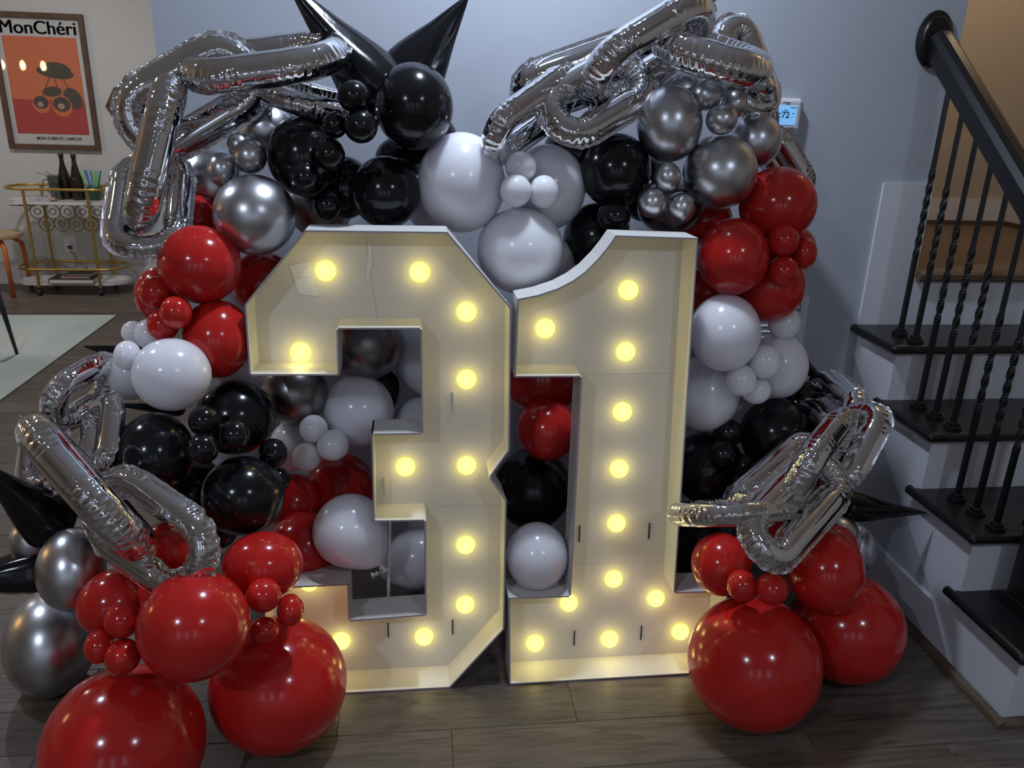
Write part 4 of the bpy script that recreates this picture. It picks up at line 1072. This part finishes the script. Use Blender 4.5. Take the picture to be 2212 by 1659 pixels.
# small things on the upper shelf
bm = bmesh.new(); lathe(bm, [(0, 0), (0.05, 0), (0.075, 0.03), (0.072, 0.03), (0.048, 0.004), (0, 0.004)], 24, cap=False)
o = mesh_obj('glass_dish', bm, M['glass'], smooth=True); o.location = (on_shelf(82, 425, cy0 + 0.12), cy0 + 0.12, zs + 0.002); tag(o, 'low clear glass dish on the left end of the upper cart shelf', 'dish')
bm = bmesh.new(); lathe(bm, [(0, 0), (0.024, 0.003), (0.030, 0.016), (0.022, 0.030), (0, 0.034)], 18, cap=False)
o = mesh_obj('bottle_stopper', bm, M['peach'], smooth=True); o.location = (on_shelf(115, 432, cy0 + 0.03), cy0 + 0.03, zs + 0.002); tag(o, 'small peach coloured lump on the cart shelf before the pitcher', 'ornament')
# books and tray on the lower shelf
bk = at(165, 602, cy0 + 0.08)
for q, (w_, d_, h_, zz, m, lab) in enumerate([(0.32, 0.21, 0.035, 0, 'book_black', 'large black book lying on the lower cart shelf'), (0.21, 0.15, 0.016, 0.0355, 'book_orange', 'orange book on top of the black one on the cart'), (0.19, 0.13, 0.014, 0.052, 'book_black', 'thin dark book topmost of the pile on the lower cart shelf')]):
    r = empty('book', (bk.x + 0.02 * q, bk.y, zls + 0.002 + zz)); tag(r, lab, 'book', 'books on the lower cart shelf')
    bm = bmesh.new(); box(bm, (0, 0, 0.001), (w_, d_, 0.002)); box(bm, (0, 0, h_ - 0.001), (w_, d_, 0.002)); box(bm, (-w_ / 2 + 0.001, 0, h_ / 2), (0.002, d_, h_ - 0.004)); mesh_obj('cover', bm, M[m], r)
    mesh_obj('pages', B((0.001, 0, h_ / 2), (w_ - 0.008, d_ - 0.006, h_ - 0.004)), M['paper'], r)
# outlet with a plug and its cord
oc = at(152, 526, YL)
r = empty('outlet', (oc.x, YL, oc.z)); tag(r, 'white wall outlet with a black plug behind the bar cart', 'outlet')
mesh_obj('plate', B((0, -0.003, 0), (0.086, 0.006, 0.132), 0.002), M['plastic_white'], r)
for z in (0.026, -0.026): mesh_obj('socket', B((0, -0.007, z), (0.034, 0.004, 0.030), 0.001), M['trim_white'], r)
r = empty('power_plug', (oc.x, YL - 0.009, oc.z - 0.026)); tag(r, 'black plug in the outlet with a dark cord hanging down', 'plug')
mesh_obj('plug_body', B((0, -0.014, 0), (0.028, 0.028, 0.024), 0.004), M['rubber'], r)
mesh_obj('cord', T_([(0, -0.026, 0), (0.02, -0.05, -0.03), (0.05, -0.04, -0.09), (0.09, -0.03, -0.15), (0.20, -0.02, -0.23), (0.30, -0.02, -oc.z + 0.035)], 0.004, 6), M['grey_mark'], r)
# ------------------------------------------------------------------ stool with a wooden seat and bent orange legs
sz = at(20, 512, 6.3).z + 0.02
sc = Vector((at(44, 512, 6.35).x - 0.185, 6.36, 0))
r = empty('stool', sc); tag(r, 'round wooden stool with bent orange legs at the left edge', 'stool')
bm = bmesh.new(); lathe(bm, [(0, sz - 0.032), (0.180, sz - 0.032), (0.185, sz - 0.026), (0.185, sz - 0.006), (0.180, sz), (0, sz)], 40, cap=False); mesh_obj('seat', bm, M['stool_wood'], r)
f1, f2 = atz(30, 643, 0), atz(68, 622, 0)
for fx, fy in ((f1.x - sc.x, f1.y - sc.y), (f2.x - sc.x, f2.y - sc.y), (-0.17, 0.02)):
    d = Vector((fx, fy, 0)).normalized()
    pts = [Vector((0, 0, sz - 0.046)) + d * 0.04, Vector((0, 0, sz - 0.046)) + d * 0.10, Vector((0, 0, sz - 0.055)) + d * 0.14, Vector((fx * 0.93, fy * 0.93, sz - 0.10)), Vector((fx * 0.97, fy * 0.97, sz - 0.18)), Vector((fx, fy, 0.0))]
    mesh_obj('leg', T_(pts, 0.0165, 12), M['orange'], r, smooth=True)
# ------------------------------------------------------------------ dining chair, only one leg of it reaches into the frame
ft = atz(37, 765, 0.009); tp = at(-6, 632, 4.72)
r = empty('dining_chair', (ft.x - 0.28, ft.y - 0.22, 0)); tag(r, 'dark dining chair on the rug, only one slender leg in view', 'chair')
fo = Vector((ft.x, ft.y, 0.009)) - r.location; d = (tp - ft); d = d / d.z
for sx, sy in ((1, 1), (-1, 1), (1, -1), (-1, -1)):
    b_ = Vector((fo.x * sx, fo.y * sy, 0.009)); t_ = Vector((b_.x + d.x * 0.43 * sx, b_.y + d.y * 0.43 * sy, 0.44))
    mesh_obj('leg', T_([b_, t_], [0.009, 0.017], 12), M['chair_dark'], r, smooth=True)
mesh_obj('seat', B((0, 0, 0.455), (0.46, 0.44, 0.05), 0.018), M['chair_dark'], r)
bm = bmesh.new()
for k in range(9):
    a = -0.9 + 1.8 * k / 8
    box(bm, (-0.20 * math.cos(a) - 0.02, 0.23 * math.sin(a), 0.66), (0.02, 0.054, 0.34), Matrix.Rotation(a, 3, 'Z'), 0.006)
mesh_obj('backrest', bm, M['chair_dark'], r)

# ================================================================== things on the back wall
ta, tb_ = at(1671, 208, YB), at(1731, 285, YB)
tcx, tcz = (at(1731, 212, YB).x + at(1723, 285, YB).x) / 2 - 0.064, (at(1700, 209, YB).z + at(1690, 286, YB).z) / 2 + 0.0
th = empty('thermostat', (tcx, YB, tcz)); tag(th, 'white wall thermostat with a lit blue screen beside the silver chain', 'thermostat')
hh = (at(1700, 209, YB).z - at(1690, 286, YB).z) / 2 - 0.006
mesh_obj('wall_plate', B((0, -0.004, -0.004), (0.120, 0.008, 2 * hh + 0.012), 0.003), M['plastic_white'], th)
mesh_obj('housing', B((0, -0.017, 0), (0.112, 0.026, 2 * hh), 0.009), M['plastic_white'], th)
mesh_obj('screen', B((0.004, -0.0305, -0.001), (0.072, 0.002, 2 * hh - 0.036), 0.0005), M['lcd'], th)
text('72', 0.026, (0.004, -0.0318, -0.001), M['lcd_ink'], th, 'reading', ext=0.0003, bold=0.0006)
bm = bmesh.new()
for x, z, w_ in ((-0.018, 0.004, 0.009), (-0.018, -0.006, 0.007), (0.024, 0.004, 0.008), (0.022, -0.007, 0.003), (0.023, 0.021, 0.02), (0.004, 0.031, 0.012), (0.0, 0.013, 0.010), (-0.023, -0.039, 0.010), (0.0, -0.039, 0.010), (0.024, -0.039, 0.010)):
    box(bm, (x + 0.004, -0.0318, z), (w_, 0.0006, 0.0024))
mesh_obj('screen_marks', bm, M['lcd_ink'], th)
bm = bmesh.new()
for x, z, w_ in ((0.004, hh - 0.011, 0.024), (-0.02, -hh + 0.009, 0.018), (0.026, -hh + 0.009, 0.018)): box(bm, (x, -0.0303, z), (w_, 0.0006, 0.003))
mesh_obj('printed_marks', bm, M['grey_mark'], th)
# white return air grille mostly hidden behind the balloons
va = at(1746, 640, YB)
r = empty('air_vent', (va.x - 0.15, YB, va.z - 0.17)); tag(r, 'white wall air grille mostly hidden behind the right red and white balloons', 'vent')
bm = bmesh.new()
for sx in (-1, 1): box(bm, (sx * 0.137, -0.007, 0), (0.026, 0.014, 0.34), bev=0.002)
for s_ in (-1, 1): box(bm, (0, -0.007, s_ * 0.157), (0.248, 0.014, 0.026), bev=0.002)
mesh_obj('frame', bm, M['trim_white'], r)
s0 = None
for k in range(14):
    o = mesh_obj('slat', B((0, 0, 0), (0.246, 0.014, 0.003), rot=Matrix.Rotation(0.7, 3, 'X')), M['trim_white'], r) if s0 is None else link_copy(s0, r)
    s0 = s0 or o; o.location = (0, -0.007, -0.135 + 0.0208 * k)
